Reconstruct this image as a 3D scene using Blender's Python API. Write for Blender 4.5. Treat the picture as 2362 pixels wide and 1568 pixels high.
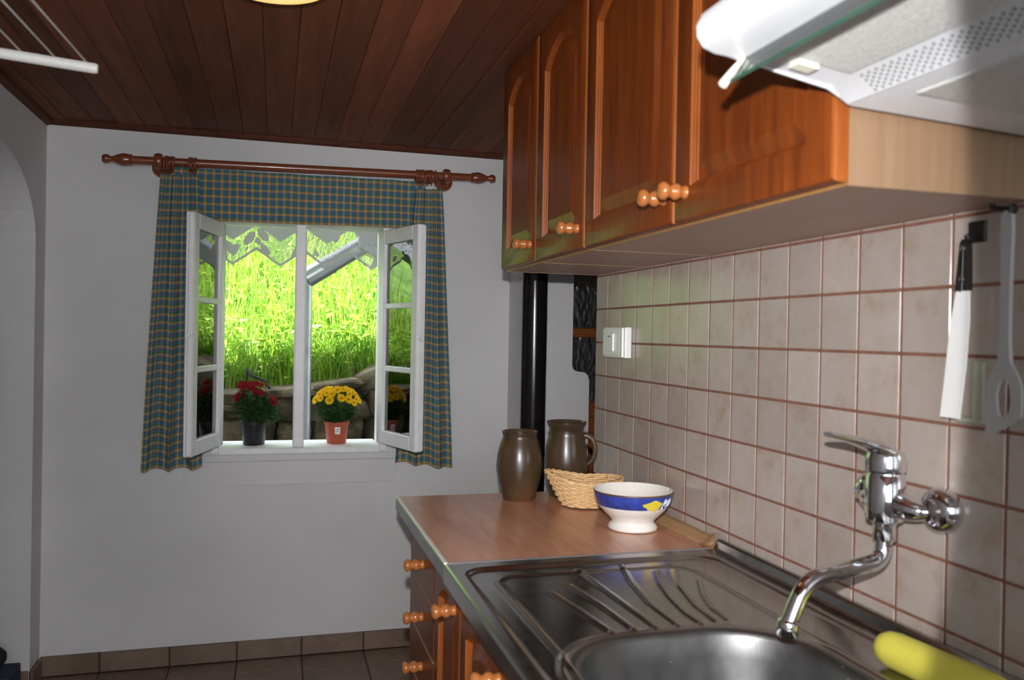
import bpy, bmesh, math, random
from mathutils import Vector, Matrix, noise
PI = math.pi
for _o in list(bpy.data.objects): bpy.data.objects.remove(_o)
COL = bpy.context.scene.collection
SC = bpy.context.scene

# ------------------------------------------------------------------ camera
def look_rows(yaw, pitch, roll):
    cy, sy, cp, sp = math.cos(yaw), math.sin(yaw), math.cos(pitch), math.sin(pitch)
    fwd = Vector((sy*cp, cy*cp, sp)); right = Vector((cy, -sy, 0)); up = right.cross(fwd)
    cr, sr = math.cos(roll), math.sin(roll)
    return cr*right + sr*up, -sr*right + cr*up, fwd
CAM = Vector((-0.9426, -2.2887, 1.3238))
_r, _u, _f = look_rows(.2769, -.0066, .0184)
cd = bpy.data.cameras.new('camera'); cam = bpy.data.objects.new('camera', cd); COL.objects.link(cam)
cam.matrix_world = Matrix(((_r.x, _u.x, -_f.x, CAM.x), (_r.y, _u.y, -_f.y, CAM.y), (_r.z, _u.z, -_f.z, CAM.z), (0, 0, 0, 1)))
cd.sensor_fit = 'HORIZONTAL'; cd.sensor_width = 36.0; cd.lens = 36.0*1920.17/2362
cd.clip_start = .02; cd.clip_end = 200
cd.dof.use_dof = True; cd.dof.focus_distance = 3.0; cd.dof.aperture_fstop = 5.0
SC.camera = cam

# ------------------------------------------------------------------ sky, sun, flash, added rear fill
w = bpy.data.worlds.new('world'); SC.world = w; w.use_nodes = True
bg = w.node_tree.nodes['Background']; bg.inputs[0].default_value = (.86, .93, 1.0, 1); bg.inputs[1].default_value = 4.0
def lamp(name, kind, loc, power, color=(1, 1, 1), **kw):
    d = bpy.data.lights.new(name, kind); d.energy = power; d.color = color
    for k, v in kw.items(): setattr(d, k, v)
    o = bpy.data.objects.new(name, d); COL.objects.link(o); o.location = loc
    return o
sun = lamp('sun', 'SUN', (0, -6, 9), 30.0, (1.0, .96, .88), angle=.03)
sun.rotation_euler = Vector((.12, .62, -.86)).to_track_quat('-Z', 'Y').to_euler()
# on-camera flash: sits just above the lens, wide rectangular-ish beam
def flash_head(name, power, half, blend, dyaw, dpitch, tall):
    o = lamp(name, 'SPOT', CAM + Vector((-.012, 0, .10)), power, (1.0, .985, .975), spot_size=math.radians(half*2), spot_blend=blend, shadow_soft_size=.012)
    q = look_rows(.2769 + dyaw, -.0066 + dpitch, .0184); L = o.location
    o.matrix_world = Matrix(((q[0].x, q[1].x, -q[2].x, L.x), (q[0].y, q[1].y, -q[2].y, L.y), (q[0].z, q[1].z, -q[2].z, L.z), (0, 0, 0, 1))) @ Matrix.Diagonal((1, tall, 1, 1))
flash_head('camera_flash', 64.0, 31.7, .045, -.040, 0, 2.0)
flash_head('camera_flash_hot_centre', 68.0, 29.0, 1.0, .055, -.05, 1.5)
rear = lamp('rear_fill_light', 'AREA', (-.95, -3.52, 1.45), 13.0, (.93, .96, 1.0), shape='RECTANGLE', size=1.3, size_y=1.0)  # area fill added behind the camera to brighten the room
rear.rotation_euler = (PI/2, 0, 0)
vs = SC.view_settings; vs.view_transform = 'Standard'; vs.look = 'None'; vs.exposure = .14; vs.gamma = 1; vs.use_curve_mapping = False

# ------------------------------------------------------------------ materials
def lin(c):
    return tuple(((v/255+.055)/1.055)**2.4 if v > 10 else v/255/12.92 for v in c)
class NT:
    def __init__(s, name):
        s.m = bpy.data.materials.new(name); s.m.use_nodes = True; s.t = s.m.node_tree
        s.b = s.t.nodes['Principled BSDF']; s.out = s.t.nodes['Material Output']
    def n(s, typ, **kw):
        nd = s.t.nodes.new('ShaderNode'+typ)
        for k, v in kw.items(): setattr(nd, k, v)
        return nd
    def l(s, a, b): s.t.links.new(a, b)
    def math(s, op, a, b=None, c=None):
        nd = s.n('Math', operation=op)
        for i, v in enumerate((a, b, c)):
            if v is None: continue
            if isinstance(v, (int, float)): nd.inputs[i].default_value = v
            else: s.l(v, nd.inputs[i])
        return nd.outputs[0]
    def mix(s, fac, a, b):
        nd = s.n('Mix', data_type='RGBA')
        for i, v in ((0, fac), (6, a), (7, b)):
            if isinstance(v, (int, float)): nd.inputs[i].default_value = v
            elif isinstance(v, tuple): nd.inputs[i].default_value = (*v[:3], 1)
            else: s.l(v, nd.inputs[i])
        return nd.outputs[2]
    def coord(s, scale=(1, 1, 1), kind='Object', rot=(0, 0, 0)):
        tc = s.n('TexCoord'); mp = s.n('Mapping'); mp.inputs['Scale'].default_value = scale; mp.inputs['Rotation'].default_value = rot
        s.l(tc.outputs[kind], mp.inputs[0]); return mp.outputs[0]
    def noise(s, vec, scale, detail=4, rough=.55, w=None):
        nd = s.n('TexNoise')
        if w is not None:
            nd.noise_dimensions = '4D'; s.l(w, nd.inputs['W'])
        nd.inputs['Scale'].default_value = scale; nd.inputs['Detail'].default_value = detail; nd.inputs['Roughness'].default_value = rough
        s.l(vec, nd.inputs['Vector']); return nd.outputs[0]
    def ramp(s, fac, stops):
        nd = s.n('ValToRGB'); e = nd.color_ramp.elements
        while len(e) < len(stops): e.new(.5)
        for el, (p, c) in zip(e, stops): el.position = p; el.color = (*c, 1)
        s.l(fac, nd.inputs[0]); return nd.outputs[0]
    def bump(s, h, strength=.2, dist=.01):
        nd = s.n('Bump'); nd.inputs['Strength'].default_value = strength; nd.inputs['Distance'].default_value = dist
        s.l(h, nd.inputs['Height']); s.l(nd.outputs[0], s.b.inputs['Normal'])
    def set(s, color=None, rough=None, metal=None, **kw):
        if color is not None:
            if isinstance(color, tuple): s.b.inputs['Base Color'].default_value = (*color[:3], 1)
            else: s.l(color, s.b.inputs['Base Color'])
        if rough is not None:
            if isinstance(rough, (int, float)): s.b.inputs['Roughness'].default_value = rough
            else: s.l(rough, s.b.inputs['Roughness'])
        if metal is not None: s.b.inputs['Metallic'].default_value = metal
        for k, v in kw.items(): s.b.inputs[k.replace('_', ' ')].default_value = v
        return s.m
M = {}
def plain(name, color, rough=.5, metal=0.0, var=.12, scale=30, bump=.0, **kw):
    t = NT(name); v = t.coord(); nz = t.noise(v, scale)
    c0 = tuple(max(0, x*(1-var)) for x in color); c1 = tuple(min(1, x*(1+var)) for x in color)
    t.set(t.ramp(nz, [(.3, c0), (.7, c1)]), rough, metal, **kw)
    if bump: t.bump(nz, bump, .004)
    M[name] = t.m; return t.m
def wood(name, dark, light, scale=(14, 14, 1.2), rough=.35, gloss=0.0, nscale=4.0, random_shift=False, streak=.5, spec=.5):
    t = NT(name); v = t.coord(scale)
    if random_shift:
        oi = t.n('ObjectInfo'); wv = t.math('MULTIPLY', oi.outputs['Random'], 60.0)
    else: wv = None
    a = t.noise(v, nscale, 6, .65, wv); b = t.noise(v, nscale*5, 4, .6, wv)
    f = t.math('ADD', t.math('MULTIPLY', a, .75), t.math('MULTIPLY', b, .25))
    c = t.ramp(f, [(.28, dark), (.72, light)])
    if random_shift:
        k = t.math('ADD', t.math('MULTIPLY', oi.outputs['Random'], streak), 1-streak*.5)
        nd = t.n('Mix', data_type='RGBA', blend_type='MULTIPLY'); nd.inputs[0].default_value = 1
        t.l(c, nd.inputs[6]); cb = t.n('CombineColor')
        for i in range(3): t.l(k, cb.inputs[i])
        t.l(cb.outputs[0], nd.inputs[7]); c = nd.outputs[2]
    t.set(c, rough, 0); t.b.inputs['Coat Weight'].default_value = gloss; t.b.inputs['Coat Roughness'].default_value = .12; t.b.inputs['Specular IOR Level'].default_value = spec
    t.bump(b, .08, .002); M[name] = t.m; return t.m

def make_plaster():
    t = NT('plaster'); v = t.coord()
    big = t.noise(v, 1.6, 5, .6); mid = t.noise(v, 14, 5, .6); br = t.noise(t.coord((60, 60, 5)), 1.0, 4, .6)
    c = t.ramp(big, [(.3, (.60, .59, .60)), (.7, (.70, .69, .695))])
    sp = t.n('TexVoronoi'); sp.inputs['Scale'].default_value = 7.0; t.l(t.coord(), sp.inputs['Vector'])
    spot = t.math('MULTIPLY', t.math('LESS_THAN', sp.outputs['Distance'], .035), t.math('GREATER_THAN', mid, .56))
    c = t.mix(t.math('MULTIPLY', spot, .55), c, (.22, .19, .17))
    t.set(c, .85, 0)
    t.bump(t.math('ADD', t.math('MULTIPLY', br, .35), t.math('ADD', mid, t.math('MULTIPLY', big, 3.0))), .22, .006); M['plaster'] = t.m
make_plaster()
def make_tile(name, stops, rough, scale, bump=.06):
    t = NT(name); oi = t.n('ObjectInfo'); wv = t.math('MULTIPLY', oi.outputs['Random'], 80.0)
    v = t.coord(); a = t.noise(v, scale, 6, .6, wv); b = t.noise(v, scale*4, 4, .6, wv)
    c = t.ramp(t.math('ADD', t.math('MULTIPLY', a, .8), t.math('MULTIPLY', b, .2)), stops)
    k = t.math('ADD', t.math('MULTIPLY', oi.outputs['Random'], .16), .92)
    nd = t.n('Mix', data_type='RGBA', blend_type='MULTIPLY'); nd.inputs[0].default_value = 1; t.l(c, nd.inputs[6])
    cb = t.n('CombineColor')
    for i in range(3): t.l(k, cb.inputs[i])
    t.l(cb.outputs[0], nd.inputs[7])
    t.set(nd.outputs[2], rough, 0); t.bump(a, bump, .003); M[name] = t.m
make_tile('wall_tile', [(.30, (.33, .25, .195)), (.45, (.39, .325, .285)), (.62, (.415, .36, .335)), (.75, (.39, .35, .34))], .22, 11)
make_tile('floor_tile', [(.3, (.13, .085, .062)), (.55, (.20, .14, .105)), (.75, (.25, .18, .14))], .4, 7)
plain('grout', (.20, .085, .055), .9, var=.2, scale=60)
plain('floor_grout', (.07, .045, .035), .9)
wood('ceiling_wood', (.080, .021, .009), (.255, .074, .030), (9, .7, 9), .6, .0, 2.2, True, .55, spec=.18)
wood('trim_wood', (.050, .014, .007), (.120, .035, .015), (9, 9, 9), .6, 0, 2.0, spec=.15)
wood('door_wood', (.085, .017, .0035), (.235, .054, .009), (16, 16, 1.1), .36, .06, 3.0, spec=.3)
wood('lit_mould_wood', (.18, .044, .008), (.32, .092, .019), (20, 20, 1.5), .38, .0, 3.0, spec=.16)  # orange moulding; flash on upright door edges is put into this tone
wood('knob_wood', (.30, .090, .022), (.47, .175, .052), (20, 20, 20), .22, .5, 3.0)
wood('carcass', (.215, .128, .072), (.30, .188, .110), (26, 26, .7), .45, 0, 3.0)
wood('carcass_edge', (.26, .125, .040), (.36, .19, .065), (20, 20, 1), .35, .2, 3.0)
wood('carcass_under', (.36, .215, .155), (.48, .32, .245), (18, 1.2, 18), .45, 0, 3.0)  # underside tone raised to carry flash bounced up from worktop and sink
wood('counter_laminate', (.36, .142, .074), (.72, .385, .248), (16, 2.2, 16), .30, .12, 1.3)
wood('rod_wood', (.13, .032, .014), (.26, .075, .03), (6, 30, 30), .3, .4, 3.0)
wood('strip_wood', (.30, .17, .075), (.44, .27, .13), (20, 2, 20), .5, .1, 3.0)
wood('far_door_wood', (.20, .055, .015), (.34, .11, .03), (14, 14, 1), .35, .3, 3.0)
plain('white_paint', (.80, .80, .81), .42, var=.05, scale=20, bump=.05)
plain('white_plastic', (.80, .80, .79), .32, var=.02)
plain('hood_white', (.68, .695, .73), .35, var=.02)
plain('cream_plastic', (.78, .79, .66), .4, var=.03)
plain('hood_mesh', (.66, .66, .64), .55, .0, var=.22, scale=380, bump=.6)
plain('dark_hole', (.12, .12, .12), .8)
plain('black_enamel', (.010, .008, .009), .16, var=.3)
plain('black_plastic', (.015, .013, .014), .4)
plain('navy_cloth', (.020, .030, .065), .8, var=.3)
plain('black_cloth', (.012, .011, .011), .9)
plain('grey_plastic', (.36, .35, .34), .45, var=.05)
plain('yellow_plastic', (.62, .56, .075), .45, var=.06, scale=12)
plain('chrome', (.78, .79, .82), .07, 1.0, var=.02)
plain('edge_glint', (.80, .79, .76), .28, .2, var=.03)  # pale tone carries the flash glint along the worktop edge
plain('zinc', (.36, .375, .40), .36, .8, var=.15, scale=14)
plain('ceramic', (.80, .77, .73), .12, var=.03, Coat_Weight=.4)
plain('ceramic_blue', (.025, .052, .30), .14, var=.35, scale=40, Coat_Weight=.4)
plain('glaze_yellow', (.72, .58, .06), .2, var=.15)
plain('glaze_white', (.72, .74, .82), .2)
plain('rim_brown', (.10, .055, .03), .4)
def make_stoneware():
    t = NT('stoneware'); v = t.coord(); a = t.noise(v, 7, 5, .6)
    t.set(t.ramp(a, [(.35, (.042, .027, .015)), (.55, (.078, .046, .023)), (.72, (.16, .058, .020))]), .28, 0)
    t.bump(t.noise(t.coord((1, 1, 10)), 14, 3), .05, .003); M['stoneware'] = t.m
make_stoneware()
wood('wicker', (.62, .36, .15), (.86, .62, .34), (40, 40, 40), .5, .1, 2.0)
plain('terracotta', (.40, .075, .035), .5, var=.08)
plain('black_pot', (.012, .012, .014), .35)
plain('soil', (.03, .02, .012), 1.0, var=.4, scale=90)
plain('paper', (.75, .75, .76), .6, var=.04)
plain('print_grey', (.25, .25, .26), .7)
def leafy(name, c0, c1, trans=.25, attr=None, scale=25):
    t = NT(name); nz = t.noise(t.coord(), scale)
    if attr:
        a = t.n('Attribute', attribute_name=attr); c = a.outputs['Color']
    else: c = t.ramp(nz, [(.3, c0), (.7, c1)])
    t.set(c, .7, 0); t.b.inputs['Specular IOR Level'].default_value = .08
    tr = t.n('BsdfTranslucent'); t.l(c, tr.inputs[0]) if not isinstance(c, tuple) else None
    mx = t.n('MixShader'); mx.inputs[0].default_value = trans
    t.l(t.b.outputs[0], mx.inputs[1]); t.l(tr.outputs[0], mx.inputs[2]); t.l(mx.outputs[0], t.out.inputs[0]); M[name] = t.m
leafy('leaf_dark', (.020, .055, .018), (.055, .125, .035), .2)
leafy('petal_red', (.18, .006, .012), (.34, .018, .022), .2)
leafy('petal_yellow', (.78, .46, .008), (.95, .66, .02), .2)
plain('flower_eye_yellow', (.45, .20, .01), .8)
plain('flower_eye_red', (.12, .01, .01), .8)
leafy('grass', 0, 0, .40, 'tint')
def make_earth():
    t = NT('earth'); a = t.noise(t.coord(), 6, 6)
    t.set(t.ramp(a, [(.3, (.05, .10, .02)), (.6, (.12, .24, .04)), (.8, (.2, .26, .08))]), 1.0, 0); M['earth'] = t.m
make_earth()
def make_stone():
    t = NT('stone'); oi = t.n('ObjectInfo'); wv = t.math('MULTIPLY', oi.outputs['Random'], 50.)
    a = t.noise(t.coord(), 7, 8, .65, wv); b = t.noise(t.coord((1, 1, 3)), 22, 6, .65, wv)
    c = t.ramp(a, [(.3, (.012, .009, .004)), (.48, (.062, .047, .022)), (.68, (.21, .17, .105)), (.8, (.030, .034, .009))])
    t.set(c, .95, 0); t.bump(t.math('ADD', a, b), .8, .02); M['stone'] = t.m
make_stone()
def make_glass(name, tint=(1, 1, 1), refl=1.0):
    t = NT(name); tr = t.n('BsdfTransparent'); tr.inputs[0].default_value = (*tint, 1)
    gl = t.n('BsdfGlossy'); gl.inputs['Roughness'].default_value = .02
    fr = t.n('Fresnel'); fr.inputs[0].default_value = 1.52
    mx = t.n('MixShader'); t.l(t.math('MULTIPLY', fr.outputs[0], refl), mx.inputs[0]); t.l(tr.outputs[0], mx.inputs[1]); t.l(gl.outputs[0], mx.inputs[2]); t.l(mx.outputs[0], t.out.inputs[0]); M[name] = t.m
make_glass('pane_glass', (.93, .95, .94), 1.9)
make_glass('visor_glass', (.70, .80, .78), 1.0)
plain('clear_plastic', (.55, .58, .46), .3, var=.05, Alpha=.55)
plain('visor_edge', (.10, .28, .20), .3)
def make_rippled():
    t = NT('rippled_glass'); nz = t.noise(t.coord(), 40, 2)
    t.set(t.ramp(nz, [(.3, (.60, .60, .61)), (.7, (.72, .72, .73))]), .22, 1.0); M['rippled_glass'] = t.m
make_rippled()
def make_steel(name, rough, base=.46):
    t = NT(name); nz = t.noise(t.coord(), 40, 5, .6); sc = t.noise(t.coord((80, 6, 1)), 3, 3)
    sp = t.n('TexVoronoi'); sp.inputs['Scale'].default_value = 55; t.l(t.coord(), sp.inputs['Vector'])
    drop = t.math('MULTIPLY', t.math('LESS_THAN', sp.outputs['Distance'], .13), t.math('GREATER_THAN', t.noise(t.coord(), 25), .57))
    r = t.math('ADD', t.math('MULTIPLY', nz, .16), rough)
    t.set(t.mix(t.math('MULTIPLY', drop, .5), t.ramp(nz, [(.3, (base*.86, base*.85, base*.84)), (.7, (base, base, base))]), (.8, .8, .8)), r, 1.0)
    t.bump(t.math('ADD', sc, t.math('MULTIPLY', drop, .6)), .05, .002); M[name] = t.m
make_steel('steel', .12)
make_steel('steel_bowl', .34, .20)
def make_plaid():
    t = NT('plaid'); uv = t.n('UVMap'); sep = t.n('SeparateXYZ'); t.l(uv.outputs[0], sep.inputs[0])
    P = .0305
    def band(o, lo, hi):
        fr = t.math('FRACT', t.math('DIVIDE', o, P))
        return t.math('MULTIPLY', t.math('GREATER_THAN', fr, lo), t.math('LESS_THAN', fr, hi))
    u, v = sep.outputs[0], sep.outputs[1]
    yu, yv = band(u, 0, .31), band(v, 0, .31); gu, gv = band(u, .31, .62), band(v, .31, .62)
    blue, green, yel = (.042, .120, .235), (.030, .155, .105), (.50, .275, .016)
    c = t.mix(t.math('MULTIPLY', t.math('ADD', gu, gv), .42), blue, green)
    c = t.mix(t.math('MULTIPLY', yu, .44), c, yel); c = t.mix(t.math('MULTIPLY', yv, .44), c, yel)
    c = t.mix(t.math('MULTIPLY', t.math('MULTIPLY', yu, yv), .6), c, (.64, .34, .045))
    t.set(c, .9, 0); M['plaid'] = t.m
make_plaid()
def make_lace():
    t = NT('lace'); uv = t.n('UVMap'); sep = t.n('SeparateXYZ'); t.l(uv.outputs[0], sep.inputs[0])
    vo = t.n('TexVoronoi'); vo.inputs['Scale'].default_value = 17; t.l(uv.outputs[0], vo.inputs['Vector'])
    nt = t.n('TexVoronoi', feature='DISTANCE_TO_EDGE'); nt.inputs['Scale'].default_value = 260; t.l(uv.outputs[0], nt.inputs['Vector'])
    mesh = t.math('LESS_THAN', nt.outputs['Distance'], .15)
    motif = t.math('LESS_THAN', vo.outputs['Distance'], .40)
    top = t.math('GREATER_THAN', sep.outputs[1], .105)
    # v is the height above the zigzag hem, u2 is stored in Z as hem distance
    hem = t.math('LESS_THAN', sep.outputs[1], .012)
    solid = t.math('MAXIMUM', t.math('MAXIMUM', motif, top), hem)
    al = t.math('MAXIMUM', t.math('MULTIPLY', solid, .97), t.math('MULTIPLY', mesh, .8))
    t.set((.52, .53, .54), .9, 0)
    tr = t.n('BsdfTransparent'); mx = t.n('MixShader'); t.l(al, mx.inputs[0]); t.l(tr.outputs[0], mx.inputs[1]); t.l(t.b.outputs[0], mx.inputs[2]); t.l(mx.outputs[0], t.out.inputs[0]); M['lace'] = t.m
make_lace()
def make_emit():
    t = NT('lamp_glow'); t.set((.9, .8, .6), .5, 0); t.b.inputs['Emission Color'].default_value = (1, .56, .17, 1); t.b.inputs['Emission Strength'].default_value = 1.0; M['lamp_glow'] = t.m
make_emit()

# ------------------------------------------------------------------ mesh helpers (everything is given in world coordinates)
ORG = {}
def org(o): return ORG.get(o.name, Vector((0, 0, 0)))
def put(name, me, mat, parent=None, origin=None, smooth=None, kind=None):
    o = bpy.data.objects.new(name, me); COL.objects.link(o)
    if parent is not None:
        o.parent = parent; O = Vector(origin) if origin is not None else org(parent); o.location = O - org(parent)
    else:
        O = Vector(origin) if origin is not None else Vector((0, 0, 0)); o.location = O
    ORG[o.name] = O
    if kind: o['kind'] = kind
    return o
def fin(name, bm, mats, parent=None, origin=None, smooth=False, kind=None, angle=None):
    """bmesh in world coordinates -> one object whose origin is `origin` (default: base centre, or the parent's origin)"""
    if origin is None:
        if parent is not None: origin = org(parent)
        else:
            xs = [v.co.x for v in bm.verts]; ys = [v.co.y for v in bm.verts]; zs = [v.co.z for v in bm.verts]
            origin = Vector(((min(xs)+max(xs))/2, (min(ys)+max(ys))/2, min(zs)))
    origin = Vector(origin)
    bmesh.ops.translate(bm, verts=bm.verts, vec=-origin)
    bmesh.ops.recalc_face_normals(bm, faces=bm.faces)
    me = bpy.data.meshes.new(name); bm.to_mesh(me); bm.free()
    for mname in (mats if isinstance(mats, (list, tuple)) else [mats]): me.materials.append(M[mname])
    if smooth:
        me.shade_smooth()
        if angle: me.set_sharp_from_angle(angle=math.radians(angle))
    return put(name, me, None, parent, origin, kind=kind)
def tag(o, label, cat, group=None):
    o['label'] = label; o['category'] = cat
    if group: o['group'] = group
    return o
def thing(name, loc, label, cat, group=None, kind=None):
    o = bpy.data.objects.new(name, None); COL.objects.link(o); o.location = loc; ORG[o.name] = Vector(loc); o.empty_display_size = .05
    if kind: o['kind'] = kind
    if label: tag(o, label, cat, group)
    return o
def inst(name, me, loc, parent=None):
    o = bpy.data.objects.new(name, me); COL.objects.link(o)
    loc = Vector(loc)
    if parent is not None: o.parent = parent; o.location = loc - org(parent)
    else: o.location = loc
    ORG[o.name] = loc
    return o
def box(bm, x0, x1, y0, y1, z0, z1, bev=0, seg=2, mi=0):
    r = bmesh.ops.create_cube(bm, size=1); vs_ = r['verts']
    for v in vs_: v.co = Vector((x0+(v.co.x+.5)*(x1-x0), y0+(v.co.y+.5)*(y1-y0), z0+(v.co.z+.5)*(z1-z0)))
    fs = {f for v in vs_ for f in v.link_faces}
    for f in fs: f.material_index = mi
    if bev:
        es = {e for v in vs_ for e in v.link_edges}
        bmesh.ops.bevel(bm, geom=list(es), offset=bev, segments=seg, affect='EDGES', profile=.5)
def nb(): return bmesh.new()
def boxm(x0, x1, y0, y1, z0, z1, bev=0, seg=2):
    bm = nb(); box(bm, x0, x1, y0, y1, z0, z1, bev, seg); return bm
def lathe(bm, prof, center, axis='Z', n=32, mi=None, cap=True, dirv=None):
    """prof: list of (radius, height along axis)"""
    c = Vector(center)
    if dirv is None: dirv = {'X': Vector((1, 0, 0)), 'Y': Vector((0, 1, 0)), 'Z': Vector((0, 0, 1))}[axis]
    d = Vector(dirv).normalized(); a = d.orthogonal().normalized(); b = d.cross(a)
    rings = []
    for r, h in prof:
        if r < 1e-6: rings.append([bm.verts.new(c+d*h)])
        else: rings.append([bm.verts.new(c+d*h+(a*math.cos(2*PI*i/n)+b*math.sin(2*PI*i/n))*r) for i in range(n)])
    for k, (A, B) in enumerate(zip(rings, rings[1:])):
        for i in range(n):
            j = (i+1) % n
            if len(A) == 1 and len(B) == 1: continue
            vs_ = [A[0], B[i], B[j]] if len(A) == 1 else ([A[i], A[j], B[0]] if len(B) == 1 else [A[i], A[j], B[j], B[i]])
            f = bm.faces.new(vs_)
            if mi: f.material_index = mi[min(k, len(mi)-1)]
    if cap:
        for R in (rings[0], rings[-1]):
            if len(R) > 2: bm.faces.new(R)
def tube(bm, pts, rad, n=10, caps=True, closed=False, mi=0):
    pts = [Vector(p) for p in pts]; m = len(pts); rs = rad if isinstance(rad, (list, tuple)) else [rad]*m
    prev = None; rings = []
    for i, p in enumerate(pts):
        if closed: t = (pts[(i+1) % m]-pts[i-1]).normalized()
        else: t = (pts[min(i+1, m-1)]-pts[max(i-1, 0)]).normalized()
        if prev is None: a = t.orthogonal().normalized()
        else: a = (prev - t*prev.dot(t)).normalized()
        prev = a; b = t.cross(a)
        rings.append([bm.verts.new(p+(a*math.cos(2*PI*k/n)+b*math.sin(2*PI*k/n))*rs[i]) for k in range(n)])
    prs = list(zip(rings, rings[1:])) + ([(rings[-1], rings[0])] if closed else [])
    for A, B in prs:
        for k in range(n):
            f = bm.faces.new((A[k], A[(k+1) % n], B[(k+1) % n], B[k])); f.material_index = mi
    if caps and not closed: bm.faces.new(rings[0]); bm.faces.new(rings[-1])
def bez(p0, p1, p2, p3, n=10):
    p0, p1, p2, p3 = map(Vector, (p0, p1, p2, p3))
    return [p0*(1-t)**3+p1*3*t*(1-t)**2+p2*3*t*t*(1-t)+p3*t**3 for t in [i/n for i in range(n+1)]]
def rounded_path(pts, r, n=6):
    pts = [Vector(p) for p in pts]; out = [pts[0]]
    for a, b, c in zip(pts, pts[1:], pts[2:]):
        d1 = (a-b); d2 = (c-b); k = min(r, d1.length*.48, d2.length*.48)
        s, e = b+d1.normalized()*k, b+d2.normalized()*k
        for i in range(n+1):
            t = i/n; out.append(s*(1-t)**2+b*2*t*(1-t)+e*t*t)
    out.append(pts[-1]); return out
def prism(bm, poly, axis, lo, hi, mi=0):
    """poly: 2-D points in the two remaining axes (in x,y,z order), extruded along axis"""
    def mk(p, h):
        q = list(p); q.insert('XYZ'.index(axis), h); return bm.verts.new(q)
    A = [mk(p, lo) for p in poly]; B = [mk(p, hi) for p in poly]; n = len(poly)
    fs = [bm.faces.new(A), bm.faces.new(B)] + [bm.faces.new((A[i], A[(i+1) % n], B[(i+1) % n], B[i])) for i in range(n)]
    for f in fs: f.material_index = mi
def loops(bm, L, mis=None, fill=False, fillmi=0):
    V = [[bm.verts.new(p) for p in l] for l in L]
    for k, (A, B) in enumerate(zip(V, V[1:])):
        n = len(A)
        for i in range(n):
            f = bm.faces.new((A[i], A[(i+1) % n], B[(i+1) % n], B[i]))
            if mis: f.material_index = mis[k]
    if fill: f = bm.faces.new(V[-1]); f.material_index = fillmi
    return V
# ================================================================== THE SETTING
CEIL = 2.10
def struct(name, bm, mat, **kw): return fin(name, bm, mat, origin=(0, 0, 0), kind='structure', **kw)
# floor with its tiles
floor = struct('floor', boxm(-3.3, 1.8, -3.7, 1.62, -.12, -.004), 'floor_grout')
FX = [-2.071+.25*i for i in range(11)]; FY = [1.194, 1.066] + [1.066-.25*i for i in range(1, 18)]
_cache = {}
def tile_mesh(key, sx, sy, sz, bev, mat):
    k = (key, round(sx, 4), round(sy, 4), round(sz, 4))
    if k not in _cache:
        bm = nb(); box(bm, -sx/2, sx/2, -sy/2, sy/2, -sz/2, sz/2, bev, 1)
        me = bpy.data.meshes.new(key); bm.to_mesh(me); bm.free(); me.materials.append(M[mat]); _cache[k] = me
    return _cache[k]
rng = random.Random(5)
for i in range(len(FX)-1):
    for j in range(len(FY)-1):
        xa, xb, ya, yb = FX[i], FX[i+1], FY[j+1], FY[j]
        inst('floor_tile', tile_mesh('floor_tile', xb-xa-.005, yb-ya-.005, .010, .0015, 'floor_tile'), ((xa+xb)/2, (ya+yb)/2, -.005+rng.uniform(-.0006, .0004)), floor)
# ceiling with its boards
ceiling = struct('ceiling', boxm(-3.3, 1.8, -3.7, 1.64, CEIL+.016, CEIL+.12), 'ceiling_wood')
pw = .0905; xx = -1.80; k = 0
while xx < .34:
    L0, L1 = -3.6, 1.203
    bm = nb(); box(bm, -pw/2+.0006, pw/2-.0006, -(L1-L0)/2, (L1-L0)/2, 0, .016, .0012, 1)
    o = fin('ceiling_board', bm, 'ceiling_wood', ceiling, origin=None)
    o.location = Vector((xx+pw/2, (L0+L1)/2, CEIL+rng.uniform(-.0015, .001))); xx += pw
bm = nb(); prism(bm, [(1.205, CEIL), (1.180, CEIL), (1.186, CEIL-.014), (1.205, CEIL-.020)], 'X', -1.78, .035)
struct('trim_1', bm, 'trim_wood')
bm = nb(); prism(bm, [(-1.78, CEIL), (-1.752, CEIL), (-1.758, CEIL-.016), (-1.78, CEIL-.024)], 'Y', -3.6, 1.205)
struct('trim_2', bm, 'trim_wood')
# window wall
WX0, WX1, WZ0, WZ1 = -1.180, -.490, .828, 1.785
bm = nb()
for a in [(-1.78, WX0, 1.205, 1.425, 0, CEIL), (WX1, .035, 1.205, 1.425, 0, CEIL), (WX0, WX1, 1.205, 1.425, 0, WZ0), (WX0, WX1, 1.205, 1.425, WZ1, CEIL)]: box(bm, *a)
struct('wall_back', bm, 'plaster')
# left wall with the arched opening
arch = [(.61+.465*math.cos(PI-PI*i/24), 1.62+.288*math.sin(PI*i/24)) for i in range(25)]
bm = nb(); prism(bm, [(-3.6, 0), (.145, 0)] + arch + [(1.075, 0), (1.425, 0), (1.425, CEIL), (-3.6, CEIL)], 'X', -2.25, -1.78)
struct('wall_left', bm, 'plaster')
bm = nb()
box(bm, -3.3, -3.2, -1.2, 1.62, 0, CEIL); box(bm, -3.2, -2.25, 1.425, 1.62, 0, CEIL); box(bm, -3.2, -2.25, -1.2, -1.1, 0, CEIL)
struct('wall_hall', bm, 'plaster')
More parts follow.
